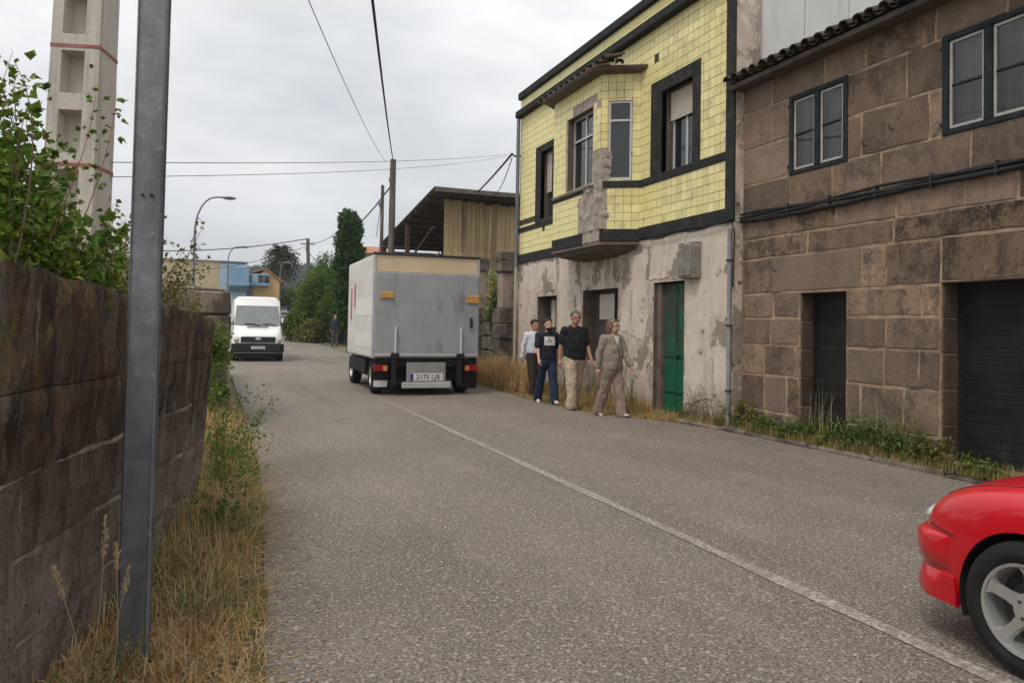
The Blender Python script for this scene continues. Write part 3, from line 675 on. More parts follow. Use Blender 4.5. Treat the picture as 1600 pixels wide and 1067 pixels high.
# roof: eave board, barrel tiles
MB().cbox(7.3, XG+.02, GY0-.1, GY1+.06, 5.22, 5.3, .01).build('eave_slab', mat('mossy eave', (.07,.055,.045), (.13,.1,.08), 5, .9, layers=(((.05,.055,.03), 3, .5, .7),)), G)
pitch = R(21)
def roofz(x): return 5.315 + (x-7.25)*math.tan(pitch)
MB().add([(7.27,GY0-.1,roofz(7.27)-.012),(12,GY0-.1,roofz(12)-.012),(12,GY1+.06,roofz(12)-.012),(7.27,GY1+.06,roofz(7.27)-.012)], [(0,1,2,3)]).add([(12,GY0-.1,roofz(12)-.012),(16,GY0-.1,roofz(8)),(16,GY1+.06,roofz(8)),(12,GY1+.06,roofz(12)-.012)], [(0,1,2,3)]).build('roof', old_tile, G)
cov = barrel(.44, .085, .07, .016); pan = barrel(.44, .08, .095, .014)
n_ = int((GY1-GY0+.1)/.215); cnt = 0
rest = MB()
for i in range(n_):
    y = GY1 + .0 - i*.215
    for rw in range(10):
        x = 7.2 + rw*.39*math.cos(pitch) + rng.uniform(-.02,.02)
        for me, dy, dz, flip in ((cov, 0, .045, 0), (pan, -.1075, .068, 1)):
            M = Matrix.Translation((x + (.03 if flip else 0), y+dy+rng.uniform(-.012,.012), roofz(x)+dz)) @ Matrix.Rotation(R(-90)+rng.uniform(-.04,.04), 4, 'Z') @ Matrix.Rotation(pitch, 4, 'X')
            if flip: M = M @ Matrix.Rotation(math.pi, 4, 'Y')
            if rw < 3:
                o = link('roof_tile', me, G); L4 = Matrix.Translation(-gloc(G)) @ M; o.matrix_local = L4
            else: rest.add([M @ v.co for v in me.vertices], [tuple(f.vertices) for f in me.polygons])
tag(rest.build('roof_tiles', old_tile, G), kind='stuff')
# iron hooks in the stone
for (y, z) in ((6.95, 3.98), (7.35, 3.86), (9.0, 2.4)):
    MB().tube([(XG+.02,y,z),(XG-.06,y,z),(XG-.07,y,z+.05)], .009, 6).build('iron_hook', dark_metal, G)
# cable bundle along the facades
def sagline(a, b_, sag, n_=24): 
    a, b_ = Vector(a), Vector(b_); return [a.lerp(b_, i/n_) - Vector((0,0,sag*4*(i/n_)*(1-i/n_))) for i in range(n_+1)]
CB = thing('facade_cables', 'bundle of black cables clipped along the granite house facade', 'cable', (XG-.06, 5, 3.27))
cr_ = random.Random(5)
for k in range(4):
    pts = []; 
    for i in range(60):
        y = GY0 + (GY1-.02-GY0)*i/59; pts.append((XG-.045-.012*(k%2), y, 3.2 + .03*k + .022*math.sin(y*(1.3+.4*k)+k) + .01*fbm((y,k,0),2)))
    MB().tube(pts, (.03,.022,.026,.018)[k], 6).build('cable', cable_m, CB, smooth=True)
for i in range(12): y = GY0+.3 + i*.78; MB().cbox(XG-.085, XG-.01, y, y+.014, 3.17, 3.33, .004).build('cable_clip', dark_metal, CB)
CY = thing('facade_cables', 'thin black cables under the dark band of the yellow tiled house', 'cable', (XF-.05, 12, 3.2))
for k in range(3):
    pts = [(XF-.06-.01*k, GY1 + (12.6-GY1)*i/30, 3.19 + .012*k + .018*math.sin(i*.5+k) - .03*(i/30)) for i in range(31)]
    MB().tube(pts, .011, 6).build('cable', cable_m, CY, smooth=True)
MB().tube([(XF-.04,9.8,3.2),(XF-.06,9.7,3.05),(XF-.05,9.72,2.7),(XF-.05,9.74,2.2)], .012, 6).build('cable', cable_m, CY, smooth=True)
# ------------------------------------------------------------------ left side: leaning mossy wall, post, concrete pole
wall_m = mat('mossy wall concrete', (.20,.165,.132), (.30,.255,.21), 5.0, .95, nrough=.74, bump=1.0, bscale=24, stretch=(1,1,.6),
             layers=(((.11,.085,.064), 3, .46, .66, (1.5,1.5,.3)), ((.055,.036,.022), 4, .24, .56, (1.6,1.6,.35), (.35,1.05)), ((.13,.066,.03), 6, .5, .64, (1,1,.6), (.6,1.1)), ((.03,.02,.013), 7, .5, .6, (1.3,1.3,.4), (.5,1.0)), ((.30,.25,.2), 9, .6, .7, (2.2,2.2,.2)), ((.16,.125,.035), 6, .54, .63, (1,1,1), (1.15,1.5)), ((.035,.025,.017), 30, .56, .66)))
WA = Vector((-1.32, -.1, 0)); WD = Vector((.187, .982, 0)).normalized(); WN = Vector((WD.y, -WD.x, 0)); WL = 6.42
W = thing('leaning_wall', 'old mossy concrete wall leaning over the verge at left, stained in courses', 'wall', WA)
cz = [-.15, .31, .63, .94, 1.25, 1.7]
for ci in range(5):
    z0, z1 = cz[ci] + (.002 if ci else 0), cz[ci+1] - (.002 if ci < 4 else 0); nu, nz_ = 90, 10; mb = MB(); idx = {}
    for side in (0, 1):
        for i in range(nu + 1):
            for k in range(nz_ + 1):
                u = WL * i / nu; top = 1.84 - .31 * u / WL + .03 * fbm((u, 0, 7), 2.6) + .016 * fbm((u, 2, 7), 11) if ci == 4 else z1
                wob = 0 if ci == 4 else .012 * fbm((u, ci, 3), 1.5)
                wob0 = .012 * fbm((u, ci-1, 3), 1.5) if ci else 0
                zz = z0 + wob0 + (top + wob - z0 - wob0) * k / nz_; lean = .075 * zz
                e = .005 if k in (0, nz_) else 0
                if ci == 4 and k == nz_: e = .014
                dd = (-.0 + lean + .008*ci%.01 + .016 * fbm((u, zz*1.5, 1), 2.5) + .012 * fbm((u, zz, 4), 9) - e) if side == 0 else (lean - .2 + e)
                p = WA + WD * (u - (e if i == nu else 0)) + WN * dd + Vector((0, 0, zz)); idx[side, i, k] = len(mb.v); mb.v.append(tuple(p))
    for i in range(nu):
        for k in range(nz_):
            mb.f.append((idx[0,i,k], idx[0,i+1,k], idx[0,i+1,k+1], idx[0,i,k+1])); mb.f.append((idx[1,i,k], idx[1,i,k+1], idx[1,i+1,k+1], idx[1,i+1,k]))
        mb.f.append((idx[0,i,nz_], idx[0,i+1,nz_], idx[1,i+1,nz_], idx[1,i,nz_])); mb.f.append((idx[0,i,0], idx[1,i,0], idx[1,i+1,0], idx[0,i+1,0]))
    for k in range(nz_): mb.f.append((idx[0,nu,k], idx[1,nu,k], idx[1,nu,k+1], idx[0,nu,k+1])); mb.f.append((idx[0,0,k], idx[0,0,k+1], idx[1,0,k+1], idx[1,0,k]))
    mb.m = [0] * len(mb.f); mb.build('wall_course', wall_m, W, smooth=True, sharp=50)
# gate pier further on, with a low wall behind it
pier_m = mat('brown pier concrete', (.18,.145,.115), (.27,.22,.18), 3, .95, bump=.6, bscale=18, layers=(((.085,.065,.05), 2.5, .5, .65, (1,1,.4)), ((.1,.1,.035), 4, .6, .7)))
Pr = thing('stone_pier', 'rough brown concrete pier beyond the leaning wall, by the white van', 'pier', (-.25, 12.9, 0))
for k in range(4):
    z0, z1 = (-.1, .55, 1.1, 1.62, 2.0)[k], (-.1, .55, 1.1, 1.62, 2.0)[k+1]
    MB().cbox(-.78 + rng.uniform(-.02,.02), .2 + rng.uniform(-.015,.015), 12.6, 13.5, z0+.006, z1-.004, .03, jit=.03).build('block', pier_m, Pr)
MB().cbox(-.72, .12, 12.7, 13.4, 1.996, 2.05, .025, jit=.03).build('cap', pier_m, Pr)
FWl = thing('field_wall', 'low rough concrete wall running on behind the brown pier', 'wall', (-.2, 16, 0))
for k in range(7): MB().cbox(-.45, -.05, 13.52 + k*1.5, 13.52 + k*1.5+1.49, -.1, 1.5 + rng.uniform(-.06,.06), .03, jit=.03).build('block', pier_m, FWl)
# galvanised post, leaning slightly
joint_m = mat('pale joint mortar', (.34,.295,.25), (.16,.135,.11), 14, .95, bump=.5, bscale=60)
for zj in (.31, .63, .94):
    mb = MB(); us = [WL*i/160 for i in range(161)]
    rg = []
    for u in us:
        zz = zj + .012*fbm((u, cz.index(zj)-1, 3), 1.5); on = max(0, min(1, 2.2*fbm((u*1.2, zj, 8), 2) + .55)); hh = .001 + on*(.012 + .006*fbm((u, zj, 5), 9)); dd = .075*zz + .016*fbm((u, zz*1.5, 1), 2.5) + .012*fbm((u, zz, 4), 9)
        c = WA + WD*u + Vector((0,0,zz)); rg.append([c + WN*(dd-.02) - Vector((0,0,hh)), c + WN*(dd+.004*on-.004*(1-on)) - Vector((0,0,hh*.8)), c + WN*(dd+.005*on-.004*(1-on)) + Vector((0,0,hh*.8)), c + WN*(dd-.02) + Vector((0,0,hh))])
    mb.rings(rg).build('joint', joint_m, W, recalc=True)
SPo = thing('steel_post', 'grey galvanised steel box post standing close at left before the mossy wall', 'post', (-.30, 3.72, 0))
Mp = Matrix.Rotation(R(-8), 4, 'Z')
pm = MB()
def secc(z):
    lx = .003 * z; w_, d_ = .062, .035
    pts = []
    for (sx, sy) in ((-1,-1),(1,-1),(1,1),(-1,1)):
        for (cx_, cy_) in (((sx*(w_-.007), sy*d_), (sx*w_, sy*(d_-.007))) if sx*sy > 0 else ((sx*w_, sy*(d_-.007)), (sx*(w_-.007), sy*d_))):
            pts.append(Vector((cx_ + lx, cy_, z)))
    return pts
def rot8(p): return Matrix.Rotation(R(-9), 3, 'Z') @ p
rg = [[rot8(p) + Vector((-.30, 3.72, 0)) for p in secc(z)] for z in (-.2, .5, 1.2, 2, 2.8, 3.7)]
pm.rings(rg[::-1]); post = pm.build('post', steel, SPo, recalc=True)
for dx in (-.016, .022):
    c = rot8(Vector((dx + .003*2.05, -.0352, 0))) + Vector((-.30, 3.72, 2.052)); MB().lathe([(-.004,.0),(-.004,.0062),(.004,.0062),(.004,0)], c, 'Y', 12).build('bolt_hole', black, SPo, recalc=True)
MB().cbox(-.30-.07, -.30+.085, 3.72-.05, 3.72+.05, 3.69, 3.72, .01).build('post_cap', steel, SPo)
# concrete electricity pole with recessed panels
cp_m = mat('pale pole concrete', (.46,.42,.37), (.56,.52,.46), 2.2, .9, bump=.3, bscale=25, stretch=(1,1,.3), layers=(((.30,.27,.23), 3.5, .52, .7, (2,2,.15)), ((.56,.53,.48), 5, .6, .75)))
red_p = mat('faded red paint', (.26,.07,.06), (.36,.15,.13), 8, .7)
CP = thing('concrete_pole', 'tall pale concrete electricity pole with recessed panels and red rings', 'utility pole', (-1.11, 7.0, 0), R(-14))
def cpw(z): return (.205 - .0065*z, .20 - .006*z)   # half width, half depth
def cpx(z): return .018 * z
rec = [3.20 + .4675*(k-8) for k in range(22)]     # recess bottoms
cm = MB(); HGT = 9.2
zs = sorted({-.3, HGT, *[z+.08 for z in rec if 0 < z+.08 < HGT], *[z+.415 for z in rec if 0 < z+.415 < HGT]})
def ring(z): a, d = cpw(z); x = cpx(z); return [(x-a,-d,z),(x-a*.55,-d,z),(x+a*.40,-d,z),(x+a,-d,z),(x+a,d,z),(x-a,d,z)]
for a, b_ in zip(zs, zs[1:]):
    ra, rb = ring(a), ring(b_); isrec = any(abs(a-(z+.08)) < 1e-6 for z in rec)
    for j in range(6):
        k = (j+1) % 6
        if j == 1 and isrec:
            dp = .13; ia = [(p[0]*1 + (.02 if t == 0 else -.02), p[1]+dp, p[2]+.02) for t, p in enumerate((ra[1], ra[2]))]; ib = [(p[0] + (.02 if t == 0 else -.02), p[1]+dp, p[2]-.02) for t, p in enumerate((rb[1], rb[2]))]
            o = [ra[1], ra[2], rb[2], rb[1], ia[0], ia[1], ib[1], ib[0]]
            cm.add(o, [(4,5,6,7),(0,1,5,4),(1,2,6,5),(2,3,7,6),(3,0,4,7)])
        else: cm.add([ra[j], ra[k], rb[k], rb[j]], [(0,1,2,3)])
cm.add(ring(HGT), [(0,1,2,3,4,5)])
cm.build('pole', cp_m, CP, world=False)
for z in (2.705, 3.64, 4.575, 5.51):
    rg = [[Vector((p[0] + math.copysign(.004, p[0]-cpx(z)), p[1] + math.copysign(.004, p[1]), p[2])) for p in (ring(zz)[0], ring(zz)[3], ring(zz)[4], ring(zz)[5])] for zz in (z, z+.026)]
    MB().rings(rg).build('red_ring', red_p, CP, world=False, recalc=True)
for k, z in enumerate((2.95, 3.5, 4.1, 4.65)):
    a, d = cpw(z); MB().lathe([(-.006,0),(-.006,.014),(.01,.014)], (cpx(z)+a*.7, -d, z), 'Y', 8).build('bolt_hole', black, CP, world=False)
# ------------------------------------------------------------------ vehicles
alloy = mat('alloy wheel', (.55,.54,.52), (.62,.61,.59), 8, .3, metal=.7)
disc_m = mat('brake steel', (.07,.065,.06), (.11,.1,.09), 9, .6, metal=.4)
def wheel(parent, c, r_, wd, side, rim_r, rimmat, spokes=0, name='wheel', seg=40):
    """side: -1 outer face towards -X, +1 towards +X; local coordinates"""
    s = side; h = wd / 2
    prof = [(-s*h*.8, rim_r*.98), (-s*h, rim_r+.02), (-s*h, r_-.05), (-s*h*.85, r_-.012), (-s*h*.5, r_), (s*h*.5, r_), (s*h*.85, r_-.012), (s*h, r_-.05), (s*h, rim_r+.03), (s*h*.86, rim_r), (s*h*.8, rim_r*.98)]
    o = MB().lathe(prof, c, 'X', seg).build(name, rubber, parent, smooth=True, world=False, recalc=True, sharp=40)
    rm = MB(); x = s*h
    rm.lathe([(x*.9, rim_r*1.0), (x*.97, rim_r*.985), (x*.93, rim_r*.93), (x*.55, rim_r*.88), (-x*.8, rim_r*.86)], c, 'X', seg)
    if spokes:
        rm.lathe([(x*.35,.0),(x*.62,.02),(x*.66,.055),(x*.6,.075),(x*.3,.078)], c, 'X', 24)
        for k in range(spokes):
            a = 2*math.pi*k/spokes + .35
            rad = [.06, .11, .16, rim_r*.9]; wdt = [.036, .026, .028, .05]; hx = [.60, .70, .80, .90]; rg = []
            for q in range(4):
                er = Vector((0, math.cos(a), math.sin(a))); et = Vector((0, -math.sin(a), math.cos(a))); b0 = Vector(c) + er*rad[q]
                rg.append([b0 + et*wdt[q] + Vector((x*(hx[q]-.28),0,0)), b0 + et*wdt[q]*.7 + Vector((x*hx[q],0,0)), b0 - et*wdt[q]*.7 + Vector((x*hx[q],0,0)), b0 - et*wdt[q] + Vector((x*(hx[q]-.28),0,0))])
            rm.rings(rg)
        for k in range(4):
            a = 2*math.pi*k/4 + .6; rm.lathe([(x*.66,0),(x*.66,.009),(x*.5,.009)], Vector(c)+Vector((0,.05*math.cos(a),.05*math.sin(a))), 'X', 8, m=1)
        rm.lathe([(x*.05,.0),(x*.08,.12),(-x*.1,.13)], c, 'X', 24, m=1)
        rm.lathe([(-x*.2,0),(-x*.2,rim_r*.9)], c, 'X', 24, m=1)
    else:
        rm.lathe([(x*.4,0),(x*.5,.05),(x*.45,.09),(x*.2,.1),(x*.25,rim_r*.6),(x*.5,rim_r*.85),(x*.6,rim_r*.88)], c, 'X', seg)
    rm.build('rim', [rimmat, disc_m], o, smooth=True, world=False, recalc=True, sharp=35)
    return o
def plate_text(txt, parent, loc, rot, size, mt):
    cu = bpy.data.curves.new('t', 'FONT'); cu.body = txt; cu.size = size; cu.align_x = 'CENTER'; cu.align_y = 'CENTER'; cu.extrude = .002
    t = bpy.data.objects.new('t', cu); TCOL.objects.link(t); me = applied(t); bpy.data.objects.remove(t); me.materials.clear(); me.materials.append(mt)
    o = link('plate_lettering', me, parent); o.location = loc; o.rotation_euler = rot; return o
ink = mat('plate ink', (.02,.02,.025), rough=.5)
# ---------- box truck (built in place, heading away)
T = thing('box_truck', 'small box truck seen from behind with grey tail lift and white sides', 'truck', (4.34, 18.5, 0))
box_white = mat('grubby white box side', (.62,.60,.56), (.70,.68,.64), 1.5, .5, layers=(((.5,.48,.44), 2.2, .52, .7),))
grey_lift = mat('dull aluminium tail lift', (.32,.325,.34), (.37,.375,.385), 1.8, .55, metal=.25, layers=(((.22,.22,.23), 4, .55, .72, (1,1,.3)),))
cream = mat('cream header board', (.56,.44,.30), (.62,.49,.34), 3, .6)
silver = mat('silver sheet', (.42,.42,.42), (.5,.5,.49), 2, .4, metal=.4)
black_m = mat('black chassis', (.012,.011,.011), (.022,.02,.02), 5, .7)
tb = MB().cbox(3.16, 5.52, 16.56, 19.95, .80, 3.06, .02).build('cargo_box', box_white, T)
for k in range(7):
    y0 = 16.64 + k*.47; MB().cbox(3.148, 3.16, y0, y0+.455, .84, 3.0, .004).build('side_panel', box_white, tb)
red_pr = mat('red lettering', (.40,.08,.085), (.5,.16,.16), 4, .5)
for (y0, y1, z0, z1) in ((18.8, 19.02, 1.95, 2.52), (19.3, 19.5, 1.66, 2.42)): MB().box(3.142, 3.147, y0, y1, z0, z1).build('side_lettering', red_pr, tb)
for (y0, y1, z0, z1) in ((16.62, 18.7, 1.74, 2.12), (16.62, 18.7, 1.02, 1.32)): MB().box(3.143, 3.1475, y0, y1, z0, z1).build('bright_panel', mat('bright vinyl', (.74,.72,.66), rough=.45), tb)
MB().cbox(3.13, 3.2, 16.5, 16.58, .8, 3.1, .012).build('corner_post', silver, T); MB().cbox(5.48, 5.55, 16.5, 16.58, .8, 3.1, .012).build('corner_post', silver, T)
MB().cbox(3.12, 5.56, 16.48, 16.62, 3.05, 3.1, .012).build('roof_edge', dark_metal, T)
MB().cbox(3.2, 5.48, 16.515, 16.56, 2.68, 3.05, .006).build('header_board', cream, T)
lift = MB().cbox(3.17, 5.51, 16.44, 16.51, .92, 2.67, .012).build('tail_lift', grey_lift, T)
for k in range(11): z0 = .95 + k*.155; MB().cbox(3.2, 5.48, 16.437, 16.442, z0, z0+.153, .001).build('lift_plank', grey_lift, lift)
MB().cbox(3.17, 5.51, 16.41, 16.5, .84, .92, .012).build('lift_edge', silver, lift)
for xx in (3.42, 5.36):
    o = MB().cbox(xx-.15, xx+.15, 16.40, 16.435, 2.1 - (.06 if xx > 5 else 0), 2.24 - (.02 if xx > 5 else 0), .012).build('warning_lamp', amber, T)
for xx in (3.62, 5.1):
    MB().tube([(xx, 16.4, .9), (xx, 16.4, 1.5)], .022, 8).build('guide_post', mat('white guide', (.6,.6,.6), rough=.5), T)
    MB().cbox(xx-.1, xx+.08, 16.36, 16.45, .80, .92, .02, jit=.02).build('lift_hinge', black_m, T)
    MB().cbox(xx-.07, xx+.03, 16.38, 16.5, .2, .85, .012).build('lift_arm', black_m, T)
MB().cbox(5.3, 5.36, 16.38, 16.43, 1.5, 1.72, .01).build('latch', dark_metal, T)
MB().cbox(3.2, 5.5, 16.5, 16.62, .62, .8, .012).build('rear_beam', black_m, T)
for xx in (3.7, 4.8): MB().cbox(xx-.06, xx+.06, 16.6, 21.4, .5, .8, .01).build('chassis_rail', black_m, T)
MB().box(3.45, 5.2, 16.75, 20.5, .3, .78).build('underbody', black_m, T)
pl = MB().cbox(3.88, 4.76, 16.42, 16.45, .30, .72, .006).build('plate_holder', mat('pale holder', (.22,.215,.2), (.28,.27,.25), 3, .6), T)
np_ = MB().cbox(3.95, 4.70, 16.412, 16.42, .32, .48, .004).build('number_plate', plate_white, T)
plate_text('2175 LJB', np_, Vector((4.36, 16.410, .40)) - gloc(T), (R(90), 0, 0), .15, ink)
MB().box(3.955, 4.03, 16.409, 16.4125, .325, .475).build('plate_band', mat('plate blue', (.03,.05,.2), rough=.4), np_)
MB().cbox(3.78, 4.88, 16.38, 16.47, .16, .29, .012).build('bumper_bar', mat('pale bar', (.38,.37,.355), (.45,.44,.42), 4, .5), T)
for x0 in (3.17, 5.2):
    tl = MB().cbox(x0, x0+.31, 16.45, 16.52, .52, .66, .015).build('tail_light', red_lens, T)
    MB().cbox(x0+.2 if x0 < 4 else x0+.02, x0+.29 if x0 < 4 else x0+.11, 16.44, 16.451, .54, .64, .006).build('indicator_lens', amber, tl)
    MB().cbox(x0-.02, x0+.36, 16.62, 16.66, .12, .62, .012).build('mudflap', black_m, T)
    if x0 < 4: MB().cbox(x0+.03, x0+.33, 16.6, 16.617, .18, .32, .006).build('reflector_plate', plate_white, T)
for k, xx in enumerate((3.36, 5.32)):
    s = -1 if k == 0 else 1
    for yy_ in (17.15, 20.35): 
        ww = wheel(T, Vector((xx - (s*.08 if yy_ > 19 else 0), yy_, .385)) - gloc(T), .385, .24, s, .22, alloy, 0)
    MB().cbox(xx-.16, xx+.16, 16.68, 17.65, .78, .83, .02).build('mudguard', black_m, T)
for s, xx in ((-1, 3.2), (1, 5.44)): MB().cbox(xx, xx+.06, 17.7, 19.9, .42, .72, .01).build('side_guard', black_m, T)
cabp = [(20.0,.45),(21.75,.45),(21.8,1.25),(21.45,2.35),(20.9,2.5),(20.0,2.5)]
cb = MB(); rg = []
for x, e in ((3.50,.06),(3.54,.0),(5.14,0),(5.18,.06)): rg.append([Vector((x, y + (e if y < 21 else -e), z + (e*.5 if z < 1 else -e*.5))) for y, z in cabp])
cab = cb.rings(rg).build('cab', mat('white cab', (.62,.62,.60), rough=.35, coat=.3), T, recalc=True)
MB().add([(3.6,21.81,1.3),(5.08,21.81,1.3),(5.02,21.5,2.25),(3.66,21.5,2.25)], [(0,3,2,1)]).build('windscreen', glass_dark, cab)
for xx in (3.49, 5.185): MB().add([(xx,20.5,1.35),(xx,21.5,1.35),(xx,21.25,2.2),(xx,20.5,2.2)], [(0,1,2,3)]).build('side_window', glass_dark, cab)
for s, xx in ((-1, 3.46), (1, 5.22)): MB().tube([(xx-s*.06,21.5,2.1),(xx,21.5,2.05),(xx,21.5,1.6)], .015, 6).cbox(xx-.03, xx+.03, 21.44, 21.52, 1.7, 2.0, .02).build('mirror', black_m, cab)
MB().cbox(3.7, 4.95, 19.97, 21.0, 2.5, 2.98, .12).build('wind_deflector', box_white, cab)

# ---------- white van, facing the camera; local y forward
V = thing('white_van', 'white high roofed panel van coming towards the camera', 'van', (1.57, 32.25, 0), math.pi)
van_white = mat('white van paint', (.74,.74,.73), (.80,.80,.79), 1.5, .35, coat=.3)
van_blk = mat('black van plastic', (.02,.02,.021), (.03,.03,.03), 5, .6)
def vs_(y, w_, z0, z1, tw, ch=.12):
    # half section mirrored: lower body width w_, roof width tw
    zs = z0 + (z1-z0)*.45
    h = [(w_*.92, z0), (w_, z0+.08), (w_, zs), (tw, z1-ch), (tw-ch*.9, z1-.02), (tw*.5, z1)]
    return [Vector((x, y, z)) for x, z in h] + [Vector((-x, y, z)) for x, z in h[::-1]]
secs = [vs_(.0,.80,.40,.98,.66,.06), vs_(-.06,.93,.34,1.08,.76,.07), vs_(-.3,.985,.32,1.2,.86,.09), vs_(-.62,.985,.32,1.36,.90,.1), vs_(-.7,.985,.32,1.42,.90,.08), vs_(-1.22,.985,.32,2.25,.88,.1), vs_(-1.3,.985,.32,2.34,.88,.14), vs_(-1.42,.985,.32,2.58,.90,.18), vs_(-1.7,.985,.32,2.64,.91,.16), vs_(-5.3,.985,.32,2.64,.91,.16), vs_(-5.45,.93,.4,2.55,.86,.16)]
vb = MB().rings(secs).build('body', van_white, V, smooth=True, world=False, recalc=True, sharp=38)
def screen(y0, z0, x0, y1, z1, x1, dd=.012):
    mb = MB(); n_ = 8; rg = []
    for (y, z, x) in ((y0, z0, x0), (y1, z1, x1)): rg.append([Vector((x*(2*k/n_-1), y + dd - .05*abs(2*k/n_-1)**2, z)) for k in range(n_+1)])
    return mb.rings(rg, cap=False, closed=False)
van_glass = mat('grey windscreen', (.13,.15,.155), (.18,.2,.2), 1.2, .08, spec=.8)
screen(-.70, 1.44, .90, -1.21, 2.25, .82, .03).build('windscreen', van_glass, V, smooth=True, world=False)
for s in (-1, 1): MB().add([(s*.975,-.85,1.45),(s*.975,-1.9,1.45),(s*.86,-1.9,2.1),(s*.86,-1.25,2.1)], [(0,1,2,3)]).build('side_window', glass_dark, V, world=False)
MB().cbox(-.9, .9, -.2, .05, .36, .74, .05).cbox(-1.0, -.72, -.5, -.02, .36, .72, .05).cbox(.72, 1.0, -.5, -.02, .36, .72, .05).build('bumper', van_blk, V, world=False)
gr = MB().cbox(-.66, .66, -.02, .03, .76, .99, .03).build('grille', van_blk, V, world=False)
for k in range(3): MB().cbox(-.6, .6, .028, .04, .79+k*.065, .82+k*.065, .006).build('grille_bar', dark_metal, gr, world=False)
MB().ell((0, .04, .9), .12, .015, .05).build('badge', alu, gr, world=False, smooth=True)
for s in (-1, 1):
    MB().ell((s*.80, -.08, .86), .13, .12, .13).build('headlight', mat('headlight', (.5,.46,.4), rough=.15, coat=.5), V, world=False, smooth=True)
    mi = MB().cbox(s*1.08-.07, s*1.08+.07, -1.0, -.88, 1.3, 1.6, .04).build('mirror', van_blk, V, world=False)
    MB().tube([(s*.95,-.95,1.5),(s*1.1,-.95,1.5)], .03, 6).build('mirror_arm', van_blk, mi, world=False)
vp = MB().cbox(-.26, .26, .05, .062, .50, .61, .004).build('number_plate', plate_white, V, world=False)
plate_text('4318 FZK', vp, (0, .064, .555), (R(90), 0, math.pi), .1, ink)
MB().box(-.8, .8, -4.8, -.3, .2, .36).build('underbody', van_blk, V, world=False)
MB().cbox(-.42, .42, -.55, -.5, 1.36, 1.40, .01).build('scuttle', van_blk, V, world=False)
for a, b_ in (((-.1,-.66,1.44),(.5,-.69,1.5)), ((-.75,-.66,1.44),(-.2,-.68,1.5))): MB().tube([a, ((a[0]+b_[0])/2, -.67, 1.5), b_], .016, 6).build('wiper', van_blk, V, world=False)
for s in (-1, 1):
    for yy_ in (-.95, -4.2): wheel(V, (s*.86, yy_, .34), .34, .22, s, .2, dark_metal, 0)
    MB().lathe([(s*.70,.40),(s*.995,.40),(s*.995,.33)], (0,-.95,.36), 'X', 24).build('wheel_arch', van_blk, V, world=False)

# ---------- red coupe, heading away, left front wheel on the centre line
def car_shell(st, name, mt, parent, arches, ar=.335, sub=2):
    rg = []
    for (y, w_, zb, zs, zt) in st:
        zm = (zb+zs)/2
        h = [(0,zb),(w_*.6,zb),(w_*.93,zb+.015),(w_*.99,zb+.10),(w_,zm+.02),(w_*.985,zs-.09),(w_*.93,zs-.015),(w_*.80,zs+(zt-zs)*.35),(w_*.45,zs+(zt-zs)*.8),(0,zt)]
        rg.append([Vector((x,y,z)) for x, z in h] + [Vector((-x,y,z)) for x, z in h[-2:0:-1]])
    me = MB().rings(rg).mesh(name, mt, recalc=True)
    o = bpy.data.objects.new('tmp', me); TCOL.objects.link(o)
    sb = o.modifiers.new('s', 'SUBSURF'); sb.levels = sub; sb.render_levels = sub
    cuts = []
    for y in arches:
        c = MB()
        for s in (-1, 1): c.tube([(s*.45,y,.3),(s*1.1,y,.3)], ar, 48)
        co = bpy.data.objects.new('cut', c.mesh('cut', mt, recalc=True)); TCOL.objects.link(co); cuts.append(co)
        bo = o.modifiers.new('b', 'BOOLEAN'); bo.operation = 'DIFFERENCE'; bo.solver = 'EXACT'; bo.object = co
    m2 = applied(o)
    for c in cuts: bpy.data.objects.remove(c)
    bpy.data.objects.remove(o)
    m2.materials.clear(); m2.materials.append(mt); m2.polygons.foreach_set('use_smooth', [True]*len(m2.polygons)); m2.set_sharp_from_angle(angle=R(42))
    return link(name, m2, parent)
red_paint = mat('red car paint', (.52,.004,.012), (.56,.005,.015), 1.0, .3, coat=.55, spec=.35)
RC = thing('red_car', 'shiny red low car entering at the right edge, alloy front wheel on the line', 'car', (4.18, 2.35, 0))
st = [(.70,.50,.30,.50,.53),(.68,.62,.25,.56,.60),(.62,.735,.20,.625,.675),(.53,.795,.175,.695,.755),(.40,.83,.17,.75,.81),(.2,.852,.17,.80,.85),(-.2,.862,.17,.83,.885),(-.75,.865,.17,.865,.93),(-1.5,.868,.17,.87,.93),(-2.4,.868,.17,.89,.95),(-2.9,.85,.2,.90,.97),(-3.2,.79,.24,.87,.93),(-3.32,.68,.32,.78,.84)]
body = car_shell(st, 'body', red_paint, RC, (0, -2.48))
# wheel wells, bumper skin, lights
for y in (0, -2.48):
    for s in (-1, 1): MB().lathe([(s*.5,.0),(s*.5,.3315),(s*.838,.3315)], (0,y,.3), 'X', 40, a0=R(-22), a1=R(202)).build('wheel_well', black, RC, world=False, smooth=True)
def plan(y):
    for a, b_ in zip(st, st[1:]):
        if b_[0] <= y <= a[0]: t = (y-a[0])/(b_[0]-a[0]); return a[1]+(b_[1]-a[1])*t
    return st[0][1]
ypl = (.365,.385,.43,.48,.53,.58,.62,.655,.68)
path = [(-plan(y), y) for y in ypl] + [(-.5,.705),(-.2,.725),(0,.73),(.2,.725),(.5,.705)] + [(plan(y), y) for y in ypl[::-1]]
def band(zs, offs, n0=0):
    rg = []
    for i, (x, y) in enumerate(path):
        a = path[max(i-1,0)]; c = path[min(i+1,len(path)-1)]; t = Vector((c[0]-a[0], c[1]-a[1], 0)).normalized(); nrm = Vector((-t.y, t.x, 0))
        fade = min(1, min(i, len(path)-1-i)/5); fade = fade*fade*(3-2*fade)
        rg.append([Vector((x,y,z)) + nrm*((o+.012)*fade - .012 if o > 0 else o) for z, o in zip(zs, offs)])
    return MB().rings(rg)
